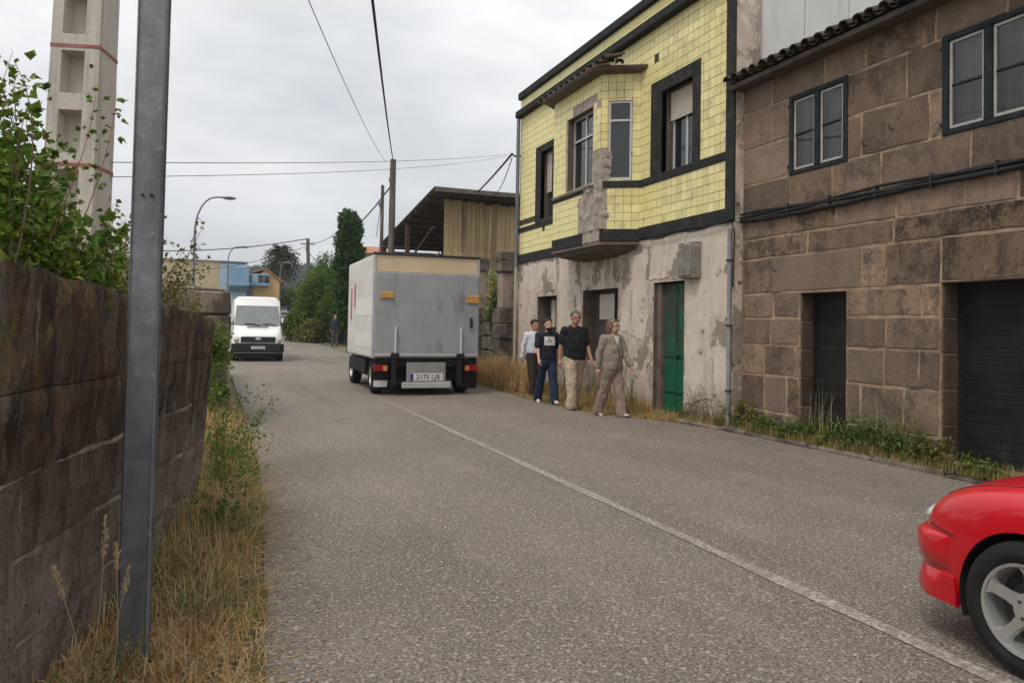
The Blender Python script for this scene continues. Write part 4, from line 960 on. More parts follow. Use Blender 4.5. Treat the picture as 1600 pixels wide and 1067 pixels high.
bmp = band((.53,.525,.505,.42,.36,.345,.40), (-.03,.004,.026,.024,.008,-.03,-.08)).build('bumper', red_paint, RC, smooth=True, world=False, recalc=True, sharp=60)
band((.345,.335,.25,.2,.19,.25), (-.02,.0,.022,.012,-.03,-.08)).build('lower_bumper', red_paint, RC, smooth=True, world=False, recalc=True, sharp=60)
for s in (-1, 1):
    hl = MB().ell((s*.645,.565,.615), .085, .10, .04, 20, 12, M=Matrix.Rotation(s*R(-38), 3, 'Z') @ Matrix.Rotation(R(-28), 3, 'X')).build('headlight', mat('clear headlight', (.55,.55,.55), rough=.08, coat=1.0, spec=.8), RC, smooth=True, world=False)
    MB().ell((s*.60,.66,.455), .07, .06, .03, 16, 8, M=Matrix.Rotation(s*R(-40), 3, 'Z')).build('fog_lamp', amber, RC, smooth=True, world=False)
    for yy_ in (0, -2.48): wheel(RC, (s*.765, yy_, .3), .3, .195, s, .205, alloy, 5, seg=64)
    MB().cbox(s*.95-.09, s*.95+.09, -.98, -.82, .93, 1.05, .04).build('mirror', red_paint, RC, world=False)
MB().cbox(-.28,.28,.72,.74,.36,.46,.01).build('grille', black, RC, world=False)
from mathutils.bvhtree import BVHTree
bt_ = BVHTree.FromPolygons([v.co for v in body.data.vertices], [tuple(p.vertices) for p in body.data.polygons])
def seam(name, pts, dirv, r_=.0035):
    out_ = []
    for p in pts:
        h = bt_.ray_cast(Vector(p), Vector(dirv))
        if h[0] is not None: out_.append(h[0])
    if len(out_) > 2: MB().tube(out_, r_, 6).build(name, black, RC, world=False)
for s in (-1, 1):
    seam('bonnet_seam', [(s*(.70-.10*max(0,t-.7)), -.7+1.22*t, 2) for t in [i/30 for i in range(31)]], (0,0,-1))
    seam('bumper_seam', [(s*1.5, .37+.17*t, .535+.02*t) for t in [i/12 for i in range(13)]], (-s,0,0))
    seam('door_seam', [(s*1.5, -.62-.05*t, .25+.55*t) for t in [i/12 for i in range(13)]], (-s,0,0))
seam('bonnet_seam', [(.60*(2*t-1), .53, 2) for t in [i/20 for i in range(21)]], (0,0,-1))
# cabin
cs = [(-.72,.70,.88,.93),(-1.25,.62,.9,1.24),(-1.55,.58,.9,1.30),(-2.1,.57,.9,1.28),(-2.75,.6,.9,1.02),(-3.0,.66,.9,.95)]
rg = []
for (y, tw, zb, zt) in cs:
    h = [(.78,zb),(.74+(tw-.74)*.4, zb+(zt-zb)*.5),(tw,zt-.05),(tw-.12,zt-.01),(0,zt)]
    rg.append([Vector((x,y,z)) for x, z in h] + [Vector((-x,y,z)) for x, z in h[-2::-1]])
MB().rings(rg).build('windows', glass_dark, RC, smooth=True, world=False, recalc=True)
rg = []
for (y, tw, zt) in ((-1.3,.60,1.262),(-1.55,.585,1.305),(-2.1,.575,1.285),(-2.35,.575,1.2)): rg.append([Vector((x,y,z)) for x, z in ((tw,zt-.05),(tw-.1,zt+.005),(0,zt+.015),(-tw+.1,zt+.005),(-tw,zt-.05),(0,zt-.06))])
MB().rings(rg).build('roof', red_paint, RC, smooth=True, world=False, recalc=True, sharp=50)
for s in (-1, 1): MB().cbox(s*.72-.1, s*.72+.1, -3.36, -3.2, .6, .74, .03).build('tail_light', red_lens, RC, world=False)

# ---------- cars far up the road
def far_car(label, loc, rz, paintm, H_=1.45):
    c = thing('parked_car', label, 'car', loc, rz, 'cars far up the road')
    st2 = [(2.05,.6,.35,.62,.66),(1.9,.8,.25,.68,.74),(1.2,.86,.2,.8,.86),(.6,.87,.2,.88,.95),(-1.2,.87,.2,.9,.96),(-1.9,.82,.28,.86,.92),(-2.05,.7,.35,.7,.75)]
    car_shell(st2, 'body', paintm, c, (), sub=1)
    rg = []
    for (y, tw, zt) in ((.85,.7,.95),(.1,.62,H_-.04),(-.9,.62,H_-.02),(-1.75,.66,1.0)): rg.append([Vector((x,y,z)) for x, z in ((.78,.85),(tw,zt-.08),(tw-.1,zt),(-tw+.1,zt),(-tw,zt-.08),(-.78,.85))])
    MB().rings(rg).build('windows', glass_dark, c, smooth=True, world=False, recalc=True, sharp=40)
    MB().cbox(-.56,.56,-.95,.12,H_-.03,H_+.02,.03).build('roof', paintm, c, world=False)
    for s in (-1, 1):
        for y in (1.3, -1.3): wheel(c, (s*.78, y, .3), .3, .18, s, .19, dark_metal, 0, seg=20)
        MB().cbox(s*.6-.13, s*.6+.13, 1.86, 2.0, .6, .7, .02).build('headlight', plate_white, c, world=False)
    return c
# ------------------------------------------------------------------ people
skin_m = mat('skin', (.48,.28,.20), (.54,.32,.24), 20, .6)
skin_t = mat('tanned skin', (.38,.20,.135), (.44,.24,.165), 20, .6)
def caps(mb, a, b_, ra, rb, n_=12, flat=None):
    a, b_ = Vector(a), Vector(b_); d = b_ - a; L_ = d.length; d.normalize()
    u = Vector((1,0,0)) - d*d.x if abs(d.x) < .9 else Vector((0,1,0)) - d*d.y
    u.normalize(); v_ = d.cross(u); rg = []
    prof = [(-ra*math.cos(t), ra*math.sin(t)) for t in (.15,.5,.9,1.3)] + [(L_*k/4, ra+(rb-ra)*k/4) for k in range(5)] + [(L_+rb*math.sin(t), rb*math.cos(t)) for t in (.3,.7,1.1,1.42)]
    for h, r_ in prof: rg.append([a + d*h + u*(r_*math.cos(2*math.pi*k/n_)) + v_*(r_*math.sin(2*math.pi*k/n_)*(flat or 1)) for k in range(n_)])
    mb.rings(rg)
def fuse(mb, name, mt, parent, vox, sm=6, fold=0.0):
    me = mb.mesh('tmp', mt, recalc=False); o = bpy.data.objects.new('tmp', me); TCOL.objects.link(o)
    rm = o.modifiers.new('r', 'REMESH'); rm.mode = 'VOXEL'; rm.voxel_size = vox
    s_ = o.modifiers.new('s', 'SMOOTH'); s_.factor = .5; s_.iterations = sm
    m2 = applied(o); bpy.data.objects.remove(o); m2.name = name
    if fold:
        new = [v.co + v.normal * fold * (fbm((v.co.x*1.2, v.co.y*1.2, v.co.z*.55), 9, 3) * .8 + .35) for v in m2.vertices]
        m2.vertices.foreach_set('co', [t for p in new for t in p]); m2.update()
    m2.materials.clear(); m2.materials.append(mt); m2.polygons.foreach_set('use_smooth', [True]*len(m2.polygons))
    return link(name, m2, parent)
def person(label, loc, rz, H_, girth, legs, arms, c, name='person', group=None, fine=True):
    """legs/arms: (angle at hip/shoulder, bend at knee/elbow) left, right, degrees forward; c: colours and flags"""
    P = thing(name, label, 'person', loc, rz, group); k = H_ / 1.75; g_ = girth
    S = lambda x, y, z: Vector((x*k, y*k, z*k))
    body, shirt, trs = MB(), MB(), MB(); shoes = []
    hipz = .93; J = {}
    low = []
    for s, (th, kn) in zip((-1, 1), legs):
        h = Vector((s*.092, 0, hipz)); a = R(th); kv = h + Vector((s*.004, math.sin(a), -math.cos(a)))*.44
        b_ = a - R(kn); an = kv + Vector((s*.004, math.sin(b_), -math.cos(b_)))*.42; low.append(an.z - .075*math.cos(b_) - (.0 if kn < 25 else -.02)); J[s] = (h, kv, an, b_)
    dz = -min(low)
    up = Vector((0,0,dz))
    for s in (-1, 1):
        h, kv, an, b_ = J[s]; h, kv, an = h+up, kv+up, an+up
        q = lambda v: v*k
        for mb, e in ((body, 0), (trs, c.get('loose', .022))):
            caps(mb, q(h), q(kv), (.082*g_+e)*k, (.058+e)*k); caps(mb, q(kv), q(an + (Vector((0,0,0)) if mb is body else (kv-an).normalized()*-.02)), (.056+e*1.1)*k, (.042+e*1.5)*k)
        pitch_ = b_*.8 if b_ < 0 else b_*.6
        fd = Vector((s*.12, math.cos(pitch_), math.sin(pitch_)))
        sh = MB(); fn = Vector((0,-math.sin(pitch_), math.cos(pitch_)))
        caps(sh, q(an - fn*.045 - fd*.045), q(an - fn*.05 + fd*.13), .042*k, .036*k, flat=.9); caps(sh, q(an - fn*.01 - fd*.02), q(an - fn*.035 + fd*.06), .045*k, .04*k)
        caps(body, q(an), q(an - fn*.04), .035*k, .033*k)
        so_ = MB(); caps(so_, q(an - fn*.068 - fd*.05), q(an - fn*.068 + fd*.15), .04*k, .037*k, flat=.35)
        so2 = fuse(sh, 'shoe', c['shoe'], P, .011*k, 3); so_.build('sole', c.get('sole', black), so2, smooth=True, world=False)
    q = lambda v: (Vector(v)+up)*k
    # trunk
    for mb, e in ((body, 0), (trs, .022)):
        mb.rings([[q((math.cos(a2)*(rx*(1+(g_-1)*.7)+e), math.sin(a2)*(ry*(1+(g_-1)*.7)+e), z)) for a2 in [2*math.pi*i/24 for i in range(24)]] for z, rx, ry in ((.80,.10,.07),(.84,.135,.095),(.90,.148,.106),(.97,.150,.108),(1.06,.143,.106))])
    sh_w = .165 + .02*(g_-1)
    hem = c.get('hem', .93)
    belly = .018 * (g_ - 1) / .2
    prof = [(.90,.150,.108,0),(1.0,.152,.112,.5),(1.1,.150,.115,1),(1.2,.152,.113,.8),(1.3,.163,.112,.3),(1.37,.175,.102,0),(1.42,.165,.085,0),(1.46,.115,.068,0),(1.49,.065,.058,0)]
    for mb, e, zlo in ((body, 0, .92), (shirt, .020, hem)):
        rg = []
        zz = [zlo + (1.0-zlo)*i/3 for i in range(3)] + [1.0,1.05,1.1,1.15,1.2,1.25,1.3,1.34,1.38,1.41,1.44,1.47] + ([1.49] if mb is body else [1.485])
        for z in zz:
            for (a_, b2) in zip(prof, prof[1:]):
                if a_[0] <= z <= b2[0] or (z < prof[0][0] and a_ is prof[0]):
                    t = max(0, (z-a_[0])/(b2[0]-a_[0])); rx, ry, fb = [a_[i]+(b2[i]-a_[i])*t for i in (1,2,3)]; break
            gg_ = 1 + (g_-1)*(1 if z < 1.3 else .35); fl = e + (.012 if (mb is shirt and z < 1.0) else 0)
            rg.append([q((math.cos(a2)*(rx*gg_+fl), math.sin(a2)*(ry*gg_+fl) + (belly*fb if math.sin(a2) > 0 else 0) - .005, z)) for a2 in [2*math.pi*i/24 for i in range(24)]])
        mb.rings(rg)
        caps(mb, q((-sh_w,-.01,1.405)), q((sh_w,-.01,1.405)), (.058+e*.8)*k, (.058+e*.8)*k, flat=.9)
    # neck and head
    tilt = c.get('turn', 0.0); Mh = Matrix.Rotation(tilt, 3, 'Z')
    caps(body, q((0,-.015,1.42)), q((0,.005,1.56)), .056*k, .052*k)
    hc = Vector((0,.022,1.632)); HV = lambda x, y, z: q(hc + Mh @ Vector((x,y,z)))
    body.ell(HV(0,-.005,.025), .081*k, .099*k, .103*k, 16, 12, M=Mh); body.ell(HV(0,.024,-.048), .066*k, .072*k, .078*k, 16, 12, M=Mh)
    caps(body, HV(0,.09,.01), HV(0,.108,-.022), .011*k, .015*k, 8)
    for s in (-1, 1): body.ell(HV(s*.078,-.01,-.005), .012*k, .02*k, .032*k, 8, 8, M=Mh)
    # arms with hands
    for s, (sa, el) in zip((-1, 1), arms):
        a = R(sa); out_ = c.get('spread', .16); sh_ = Vector((s*(sh_w+.02),-.01,1.405)); ua = Vector((s*out_, math.sin(a), -math.cos(a))).normalized(); e_ = sh_ + ua*.285
        fa = Vector((s*out_*.5, math.sin(a+R(el)), -math.cos(a+R(el)))).normalized(); wr = e_ + fa*.25
        caps(body, q(sh_), q(e_), .048*k*g_**.5, .04*k); caps(body, q(e_), q(wr), .04*k, .027*k)
        if c['sleeve'] == 'short': caps(shirt, q(sh_), q(sh_ + ua*.2), .068*k*g_**.5, .066*k)
        else: caps(shirt, q(sh_), q(e_), .066*k*g_**.5, .058*k); caps(shirt, q(e_), q(wr - fa*.02), .056*k, .042*k)
        side = Vector((0, 1, 0)); side = (side - fa*side.dot(fa)).normalized(); pn = fa.cross(side) * -s
        pc = wr + fa*.05; mb = body
        caps(mb, q(wr), q(wr + fa*.075), .027*k, .03*k, flat=1.0)
        caps(mb, q(wr + fa*.05 - side*.022), q(wr + fa*.05 + side*.022), .02*k, .02*k)
        for i, ln_ in enumerate((.062,.074,.07,.055)):
            b0 = wr + fa*.085 + side*(.03-.02*i); m1 = b0 + (fa*.8 + pn*.35).normalized()*ln_*.55; m2_ = m1 + (fa*.55 + pn*.8).normalized()*ln_*.55
            caps(mb, q(b0), q(m1), .0095*k, .009*k, 8); caps(mb, q(m1), q(m2_), .009*k, .0075*k, 8)
        t0 = wr + fa*.03 + side*.028; t1 = t0 + (fa*.6 + side*.55 + pn*.2).normalized()*.042; caps(mb, q(t0), q(t1), .012*k, .0105*k, 8); caps(mb, q(t1), q(t1 + (fa*.85 + pn*.35).normalized()*.032), .0105*k, .009*k, 8)
    vx = .0075 if fine else .014
    fuse(body, 'body', c.get('skin', skin_m), P, vx*k, 3)
    so_ = fuse(shirt, 'shirt', c['shirt'], P, .011*k, 3, .024); fuse(trs, 'trousers', c['trousers'], P, .011*k, 3, .026)
    # face and hair
    eye = MB()
    for s in (-1, 1): eye.ell(HV(s*.031,.083,.008), .013*k, .008*k, .007*k, 8, 6, M=Mh)
    eye.build('eyes', ink, P, smooth=True, world=False)
    MB().ell(HV(0,.094,-.058), .024*k, .006*k, .006*k, 8, 6, M=Mh).build('mouth', mat('lips', (.28,.1,.08), rough=.5), P, smooth=True, world=False)
    hr = MB()
    if c['hair'] == 'long':
        hr.ell(HV(0,-.038,.045), .09*k, .09*k, .09*k, 16, 12, M=Mh)
        for s in (-1, 1): caps(hr, HV(s*.074,-.04,.05), HV(s*.088,-.04,-.11), .022*k, .026*k); caps(hr, HV(s*.045,-.07,.0), HV(s*.055,-.06,-.15), .045*k, .04*k)
        caps(hr, HV(-.05,.05,.098), HV(.045,.05,.1), .022*k, .02*k); caps(hr, HV(-.07,.03,.075), HV(-.085,.02,-.02), .016*k, .016*k); caps(hr, HV(.07,.03,.075), HV(.085,.02,-.02), .016*k, .016*k)
        ho = fuse(hr, 'hair', c['hairm'], P, .009*k, 2, .01)
    else:
        hr.ell(HV(0,-.024,.058), .089*k, .103*k, .09*k, 16, 12, M=Mh); hr.ell(HV(0,-.05,.0), .07*k, .055*k, .06*k, 12, 8, M=Mh)
        ho = fuse(hr, 'hair', c['hairm'], P, .009*k, 2, .006)
    if c.get('beard'):
        br = MB(); br.ell(HV(0,.034,-.08), .065*k, .07*k, .048*k, 14, 10, M=Mh); fuse(br, 'beard', c['hairm'], P, .009*k, 2, .004)
    if c.get('glasses'):
        gl = MB()
        for s in (-1, 1):
            gl.tube([HV(s*.034 + .024*math.cos(t), .102, .008 + .018*math.sin(t)) for t in [2*math.pi*i/14 for i in range(15)]], .003*k, 6)
            gl.tube([HV(s*.058,.098,.012), HV(s*.084,.05,.012), HV(s*.086,-.01,.008)], .0025*k, 6)
        gl.tube([HV(-.012,.105,.01), HV(.012,.105,.01)], .003*k, 6); gl.build('glasses', dark_metal, P, world=False)
    if c.get('collar'):
        cl = MB(); cl.tube([q((.075*math.cos(t), -.012+.07*math.sin(t), 1.478 - .03*math.sin(t))) for t in [R(120) + R(300)*i/16 for i in range(17)]], .016*k, 8); cl.build('collar', c['shirt'], so_, smooth=True, world=False)
    if c.get('extra'): c['extra'](P, so_, q, k)
    return P
def cloth(name, a, b_, s=8): return mat(name, a, b_, s, .9, bump=.35, bscale=60)
navy = cloth('navy cotton', (.012,.014,.022), (.02,.022,.032)); black_c = cloth('black polo cotton', (.011,.011,.013), (.02,.019,.021))
pale_sh = cloth('pale lilac shirt', (.60,.59,.66), (.68,.67,.73)); taupe = cloth('taupe knit', (.23,.185,.15), (.30,.245,.205), 14); taupe2 = cloth('taupe trousers', (.235,.17,.14), (.29,.215,.18))
chino = cloth('beige chinos', (.42,.33,.24), (.48,.385,.285)); jeans = cloth('dark blue jeans', (.016,.026,.05), (.03,.045,.078)); brown_t = cloth('dark brown trousers', (.03,.022,.016), (.045,.034,.025))
white_shoe = mat('white trainers', (.62,.61,.59), rough=.6); brown_shoe = mat('brown leather', (.06,.045,.04), (.09,.07,.06), 8, .5); light_shoe = mat('beige shoes', (.45,.39,.34), rough=.6)
hair_d = mat('dark hair', (.018,.013,.01), (.03,.022,.017), 30, .55); hair_g = mat('grey hair', (.075,.07,.066), (.13,.122,.115), 30, .6); hair_b = mat('brown grey hair', (.10,.062,.04), (.17,.11,.072), 30, .55)
def print_patch(P, sh, q, k):
    mb = MB(); n_ = 8; rg = []
    import bisect
    def fy(x, z):   # front surface of the shirt
        best = 0
        for v in sh.data.vertices:
            if abs(v.co.x-x) < .02 and abs(v.co.z-z) < .02: best = max(best, v.co.y)
        return best + .004
    for z in (1.21, 1.28, 1.35, 1.39):
        rg.append([Vector((x, fy(x, q((0,0,z)).z), q((0,0,z)).z)) for x in [k*(-.115+.23*i/n_) for i in range(n_+1)]])
    mb.rings(rg, cap=False, closed=False); pp = mb.build('chest_print', mat('chest print', (.55,.54,.53), (.6,.59,.57), 5, .8), sh, world=False, smooth=True)
    mb = MB()
    for (x, z, w_, h_) in ((-.04,1.27,.03,.05), (.0,1.29,.03,.08), (.045,1.26,.03,.04)):
        zz = [q((0,0,z)).z, q((0,0,z+h_)).z]; mb.add([(x*k, fy(x*k, zz[0])+.003, zz[0]), ((x+w_)*k, fy((x+w_)*k, zz[0])+.003, zz[0]), ((x+w_)*k, fy((x+w_)*k, zz[1])+.003, zz[1]), (x*k, fy(x*k, zz[1])+.003, zz[1])], [(0,1,2,3)])
    mb.build('print_motif', mat('faded red print', (.32,.12,.1), rough=.8), pp, world=False)
def vneck(P, sh, q, k):
    mb = MB(); 
    def fy(x, z):
        best = 0
        for v in sh.data.vertices:
            if abs(v.co.x-x) < .02 and abs(v.co.z-z) < .02: best = max(best, v.co.y)
        return best + .003
    zs = [1.30, 1.36, 1.42, 1.455]; rg = []
    for i, z in enumerate(zs):
        w_ = .006 + .022*i; rg.append([Vector((x*k, fy(x*k, q((0,0,z)).z), q((0,0,z)).z)) for x in (-w_, 0, w_)])
    mb.rings(rg, cap=False, closed=False); mb.build('white_top', plate_white, sh, world=False, smooth=True)
    mb = MB(); mb.tube([Vector((.0, fy(0, q((0,0,z)).z)+.002, q((0,0,z)).z)) for z in (1.0, 1.1, 1.2, 1.29)], .005, 6).build('zip', dark_metal, sh, world=False)
FACE = math.pi
grp = 'people walking along the road edge'
person('man in pale lilac shirt and dark brown trousers walking last of the four', (6.66, 15.9, 0), FACE + R(6), 1.70, 1.12, ((-12,6),(14,8)), ((14,14),(-16,10)),
       dict(shirt=pale_sh, trousers=brown_t, shoe=brown_shoe, sleeve='long', hair='short', hairm=hair_d, skin=skin_t, collar=True, turn=R(10), hem=1.0), group=grp)
person('bearded man in navy printed t-shirt, jeans and white trainers', (6.30, 14.35, 0), FACE + R(-4), 1.72, 1.08, ((16,6),(-14,10)), ((-14,12),(16,16)),
       dict(shirt=navy, trousers=jeans, shoe=white_shoe, sole=white_shoe, sleeve='short', hair='short', hairm=hair_d, beard=True, extra=print_patch, turn=R(8)), group=grp)
person('tall grey haired man in black polo shirt, glasses and beige trousers', (6.31, 13.1, 0), FACE + R(2), 1.84, 1.22, ((-8,4),(12,12)), ((12,14),(-14,12)),
       dict(shirt=black_c, trousers=chino, shoe=brown_shoe, sleeve='short', hair='short', hairm=hair_g, skin=skin_t, glasses=True, collar=True, turn=R(-4), loose=.028, hem=.9), group=grp)
person('woman in taupe knitted jacket and matching trousers walking first of the four', (6.46, 11.9, 0), FACE + R(14), 1.69, 1.18, ((13,4),(-11,12)), ((18,18),(-16,14)),
       dict(shirt=taupe, trousers=taupe2, shoe=light_shoe, sleeve='long', hair='long', hairm=hair_b, glasses=True, extra=vneck, spread=.17, hem=.86, loose=.026, turn=R(14)), group=grp)
fg = 'people standing far off beside the bushes'
person('distant person in dark jacket standing on the far path', (6.45, 45.5, gz(45.5)), FACE + R(20), 1.78, 1.1, ((4,2),(-5,4)), ((6,10),(-6,10)), dict(shirt=cloth('dark jacket', (.03,.034,.05), (.05,.055,.07)), trousers=cloth('grey brown trousers', (.09,.065,.06), (.12,.09,.08)), shoe=black, sleeve='long', hair='short', hairm=hair_g), group=fg, fine=False)
person('distant person in bright blue top behind the box truck', (7.05, 47.2, gz(47.2)), FACE + R(-20), 1.7, 1.1, ((4,2),(-5,4)), ((6,10),(-6,10)), dict(shirt=cloth('bright blue', (.03,.11,.42), (.04,.14,.5)), trousers=jeans, shoe=black, sleeve='long', hair='short', hairm=hair_d), group=fg, fine=False)
# ------------------------------------------------------------------ vegetation helpers
def leafmat(name, cols, rough=.55, trans=.25, sc=3.0):
    m = mat(name, cols[0], cols[1], sc, rough, trans=trans, layers=tuple((c, s, .56, .66) for c, s in zip(cols[2:], (7, 13, 19))), lo=.4, hi=.6); return m
bramble = leafmat('bramble leaf', ((.09,.185,.022),(.15,.245,.035),(.28,.30,.05),(.045,.10,.018),(.29,.17,.05)))
olive = leafmat('olive dry leaf', ((.15,.16,.04),(.21,.19,.055),(.29,.22,.09),(.09,.11,.028)))
weed = leafmat('weed leaf', ((.085,.14,.025),(.13,.19,.04),(.2,.21,.06)))
ivy = leafmat('ivy leaf', ((.035,.085,.015),(.06,.125,.022),(.1,.16,.03)), .45)
bushl = leafmat('bush leaf', ((.06,.115,.016),(.11,.175,.026),(.19,.22,.04),(.03,.06,.012)), sc=.8)
pale_leaf = leafmat('light green leaf', ((.12,.19,.035),(.17,.24,.05),(.22,.24,.06)))
dry = mat('dry grass', (.44,.27,.10), (.56,.37,.155), 5, .8, trans=.25, layers=(((.19,.11,.05), 3, .52, .65), ((.48,.37,.2), 9, .6, .7)))
straw = mat('straw', (.50,.40,.24), (.58,.47,.29), 9, .8, trans=.2)
grn = mat('green grass', (.12,.15,.03), (.19,.21,.05), 4, .7, trans=.25, layers=(((.24,.20,.07), 6, .55, .66),))
twig = mat('twig', (.09,.06,.04), (.14,.10,.07), 12, .85)
russet = mat('russet stems', (.16,.07,.04), (.22,.11,.06), 12, .85)
def leaf(mb, p, d, n_, l, w_, m=0, fold=.25):
    d = d.normalized(); s_ = d.cross(n_)
    if s_.length < 1e-3: s_ = d.orthogonal()
    s_.normalize(); u = s_.cross(d)
    mb.add([p, p + d*l*.45 + s_*w_*.5 + u*w_*fold, p + d*l - u*l*.12, p + d*l*.45 - s_*w_*.5 + u*w_*fold, p + d*l*.5], [(0,4,1),(1,4,2),(2,4,3),(3,4,0)], m)
def rv(r, s=1): return Vector((r.gauss(0,s), r.gauss(0,s), r.gauss(0,s)))
def plant(name, label, cat, base, tips, r, leaf_m, stem_m, lsz=(.05,.035), per=22, group=None, stem_r=.006, arch=.15, spread=.05, start=.15, cl=3, part='foliage', extra_fill=None):
    """stems from base points to tips, trifoliate leaves along them"""
    T_ = thing(name, label, cat, base[0] if isinstance(base, list) else base, 0, group); st_, lf = MB(), MB()
    bl = base if isinstance(base, list) else [base]
    for tp in tips:
        tp = Vector(tp); b0 = Vector(min(bl, key=lambda b_: (Vector(b_)-tp).length)) + Vector((r.gauss(0,spread), r.gauss(0,spread), 0)); n_ = 8; L_ = (tp-b0).length
        bow = Vector((r.gauss(0,arch*L_*.5), r.gauss(0,arch*L_*.5), abs(r.gauss(0,arch*L_)))); pts = [b0.lerp(tp, i/n_) + bow*4*(i/n_)*(1-i/n_)*.6 for i in range(n_+1)]
        st_.tube(pts, [stem_r*(1-.75*i/n_) for i in range(n_+1)], 5)
        kk_ = per
        for k in range(kk_):
            t = start + (1-start)*(k + r.random())/per; i = min(n_-1, int(t*n_)); p = pts[i].lerp(pts[i+1], t*n_-i); ax = (pts[i+1]-pts[i]).normalized()
            side = (rv(r) - ax*0); side -= ax*side.dot(ax)*.6; side.normalize(); pet = p + side*lsz[0]*r.uniform(.4,1.2)
            sc = r.uniform(.6,1.25)*(1-.25*t)
            for q in range(cl):
                dd = side + ax*.4 + rv(r,.5) + Vector((0,0,-.15)); leaf(lf, pet, dd, Vector((0,0,1)) + rv(r,.45), lsz[0]*sc*r.uniform(.6,1.2), lsz[1]*sc*r.uniform(.85,1.25))
    st_.build('stems', stem_m, T_, smooth=True); lf.build(part, leaf_m, T_); return T_
def blades(mb, p, r, h, w_, lean=.5, n_=3, m=0, dirv=None):
    a = r.uniform(0, 2*math.pi); d = Vector((math.cos(a), math.sin(a), 0)) if dirv is None else (Vector(dirv) + rv(r,.35)*Vector((1,1,0)).length*.5); d.z = 0
    if d.length < 1e-3: d = Vector((1,0,0))
    d.normalize(); s_ = Vector((-d.y, d.x, 0)); k = abs(r.gauss(0, lean)); vs2 = []
    for i in range(n_+1):
        t = i/n_; c = Vector(p) + d*(h*k*t*t) + Vector((0,0,h*t*(1-.28*min(k,1.8)*t))); ww = w_*(1-t*.92)
        vs2 += [c - s_*ww, c + s_*ww]
    mb.add(vs2, [(2*i, 2*i+1, 2*i+3, 2*i+2) for i in range(n_)], m)
vr = random.Random(21)
def grass(name, label, area, cnt, hfun, mats, wts, wdt=.004, lean=.5):
    mb = MB()
    for _ in range(cnt):
        x, y, z, hs = area(vr); u = vr.random(); m = 0; acc = 0
        for i, q in enumerate(wts(x, y) if callable(wts) else wts):
            acc += q
            if u < acc: m = i; break
        blades(mb, (x, y, z), vr, hfun(x, y)*vr.uniform(.45,1.2)*hs, wdt*vr.uniform(.6,1.3), lean, 3, m)
    return tag(mb.build(name, mats), label, 'grass', None, 'stuff')
# ---------- left verge
def wallx(y): return WA.x + .187/.982*(y-WA.y)
def area_l(r):
    y = r.uniform(1.6, 14) if r.random() < .45 else r.uniform(2.6, 8.6); xl = wallx(min(y, 6.2)) + .02 if y < 6.3 else -.45; xr = interp([(a, b_) for a, b_, c in road_pts], y) - .0
    t = r.random()**1.15; n_ = fbm((y*1.3, 0, 2), 1)*.07
    return xl + (xr + n_ - xl)*t, y, 0, 1.0
def h_l(x, y):
    near = interp([(0,.10),(3.0,.12),(3.8,.17),(5.0,.26),(6.0,.38),(8,.42),(14,.35)], y); xr = interp([(a, b_) for a, b_, c in road_pts], y)
    return near * min(1, .35 + (xr - x)*2.2)
def w_l(x, y):
    g_ = max(0, min(.75, .7*fbm((x*2, y*1.1, 9), 1) + .22 + (.12 if 4.2 < y < 9 else -.2))); return (.66-g_*.66, g_, .34-g_*.34)
grass('verge_grass', 'dry and green grass on the verge under the leaning wall', area_l, 17000, h_l, [dry, grn, straw], w_l, .0045, 1.0)
mb = MB()
for _ in range(3800):     # flattened dry thatch near the camera
    x, y, z, q = area_l(vr); 
    if y > 6.5: continue
    a = vr.uniform(0, math.pi*2); l = vr.uniform(.08,.3); d = Vector((math.cos(a), math.sin(a), vr.uniform(.0,.15))); s_ = Vector((-d.y, d.x, 0))*.0022; p = Vector((x, y, .012 + vr.random()*.03)); mb.add([p-s_, p+s_, p+d*l+s_*.4, p+d*l-s_*.4], [(0,1,2,3)], vr.choice((0,0,1)))
tag(mb.build('thatch', [dry, straw]), 'flattened dry grass stems lying on the verge', 'grass', None, 'stuff')
# tall seed stalks, one by one
def stalk(tip, base, label, plume=.16, droop=.0, w_=.012):
    base, tip = Vector(base), Vector(tip); o = thing('grass_stalk', label, 'grass', base, 0, 'seed stalks on the left verge'); pts = [base.lerp(tip, i/8) + Vector((.02*math.sin(i*.5), 0, -droop*(i/8)**3)) for i in range(9)]
    MB().tube(pts, [.0024*(1-.5*i/8) for i in range(9)], 5).build('stem', straw, o, smooth=True)
    mb = MB(); d = (pts[-1]-pts[-3]).normalized()
    for k in range(70):
        t = vr.random(); p = pts[-1] - d*plume*(1-t); w2 = w_*math.sin(math.pi*min(1, t*.9+.08)); q = p + Vector((vr.gauss(0,w2*.5), vr.gauss(0,w2*.5), vr.gauss(0,w2*.4))); leaf(mb, q, d + rv(vr,.35), rv(vr), .018, .005)
    mb.build('seed_head', straw, o)
stalk(onY(172,808,3.3), tuple(onY(122,1045,3.3))[:2] + (0,), 'pinkish seed stalk standing upright before the wall beside the post')
stalk(onY(92,885,3.1), tuple(onY(140,1050,3.2))[:2] + (0,), 'short pale seed stalk leaning left near the bottom left corner', .13)
stalk(onY(208,885,3.35), tuple(onY(135,1010,3.35))[:2] + (.05,), 'pale seed stalk leaning right across the foot of the steel post', .12)
stalk(onY(188,850,3.3), tuple(onY(165,1050,3.3))[:2] + (0,), 'thin seed stalk just left of the post foot', .1)
stalk(onY(378,752,5.2), (-.05,5.4,0), 'drooping feathery seed stalk over the verge grass, rightmost', .22, .05, .02)
stalk(onY(345,745,5.4), (-.1,5.6,0), 'drooping feathery seed stalk over the verge grass, second from the right', .2, .04, .018)
stalk(onY(318,760,5.5), (-.15,5.6,0), 'drooping feathery seed stalk close to the wall end', .18, .02, .016)
stalk(onY(414,985,3.5), (.2,3.45,0), 'single bare straw beside the asphalt edge', .03, 0, .003)
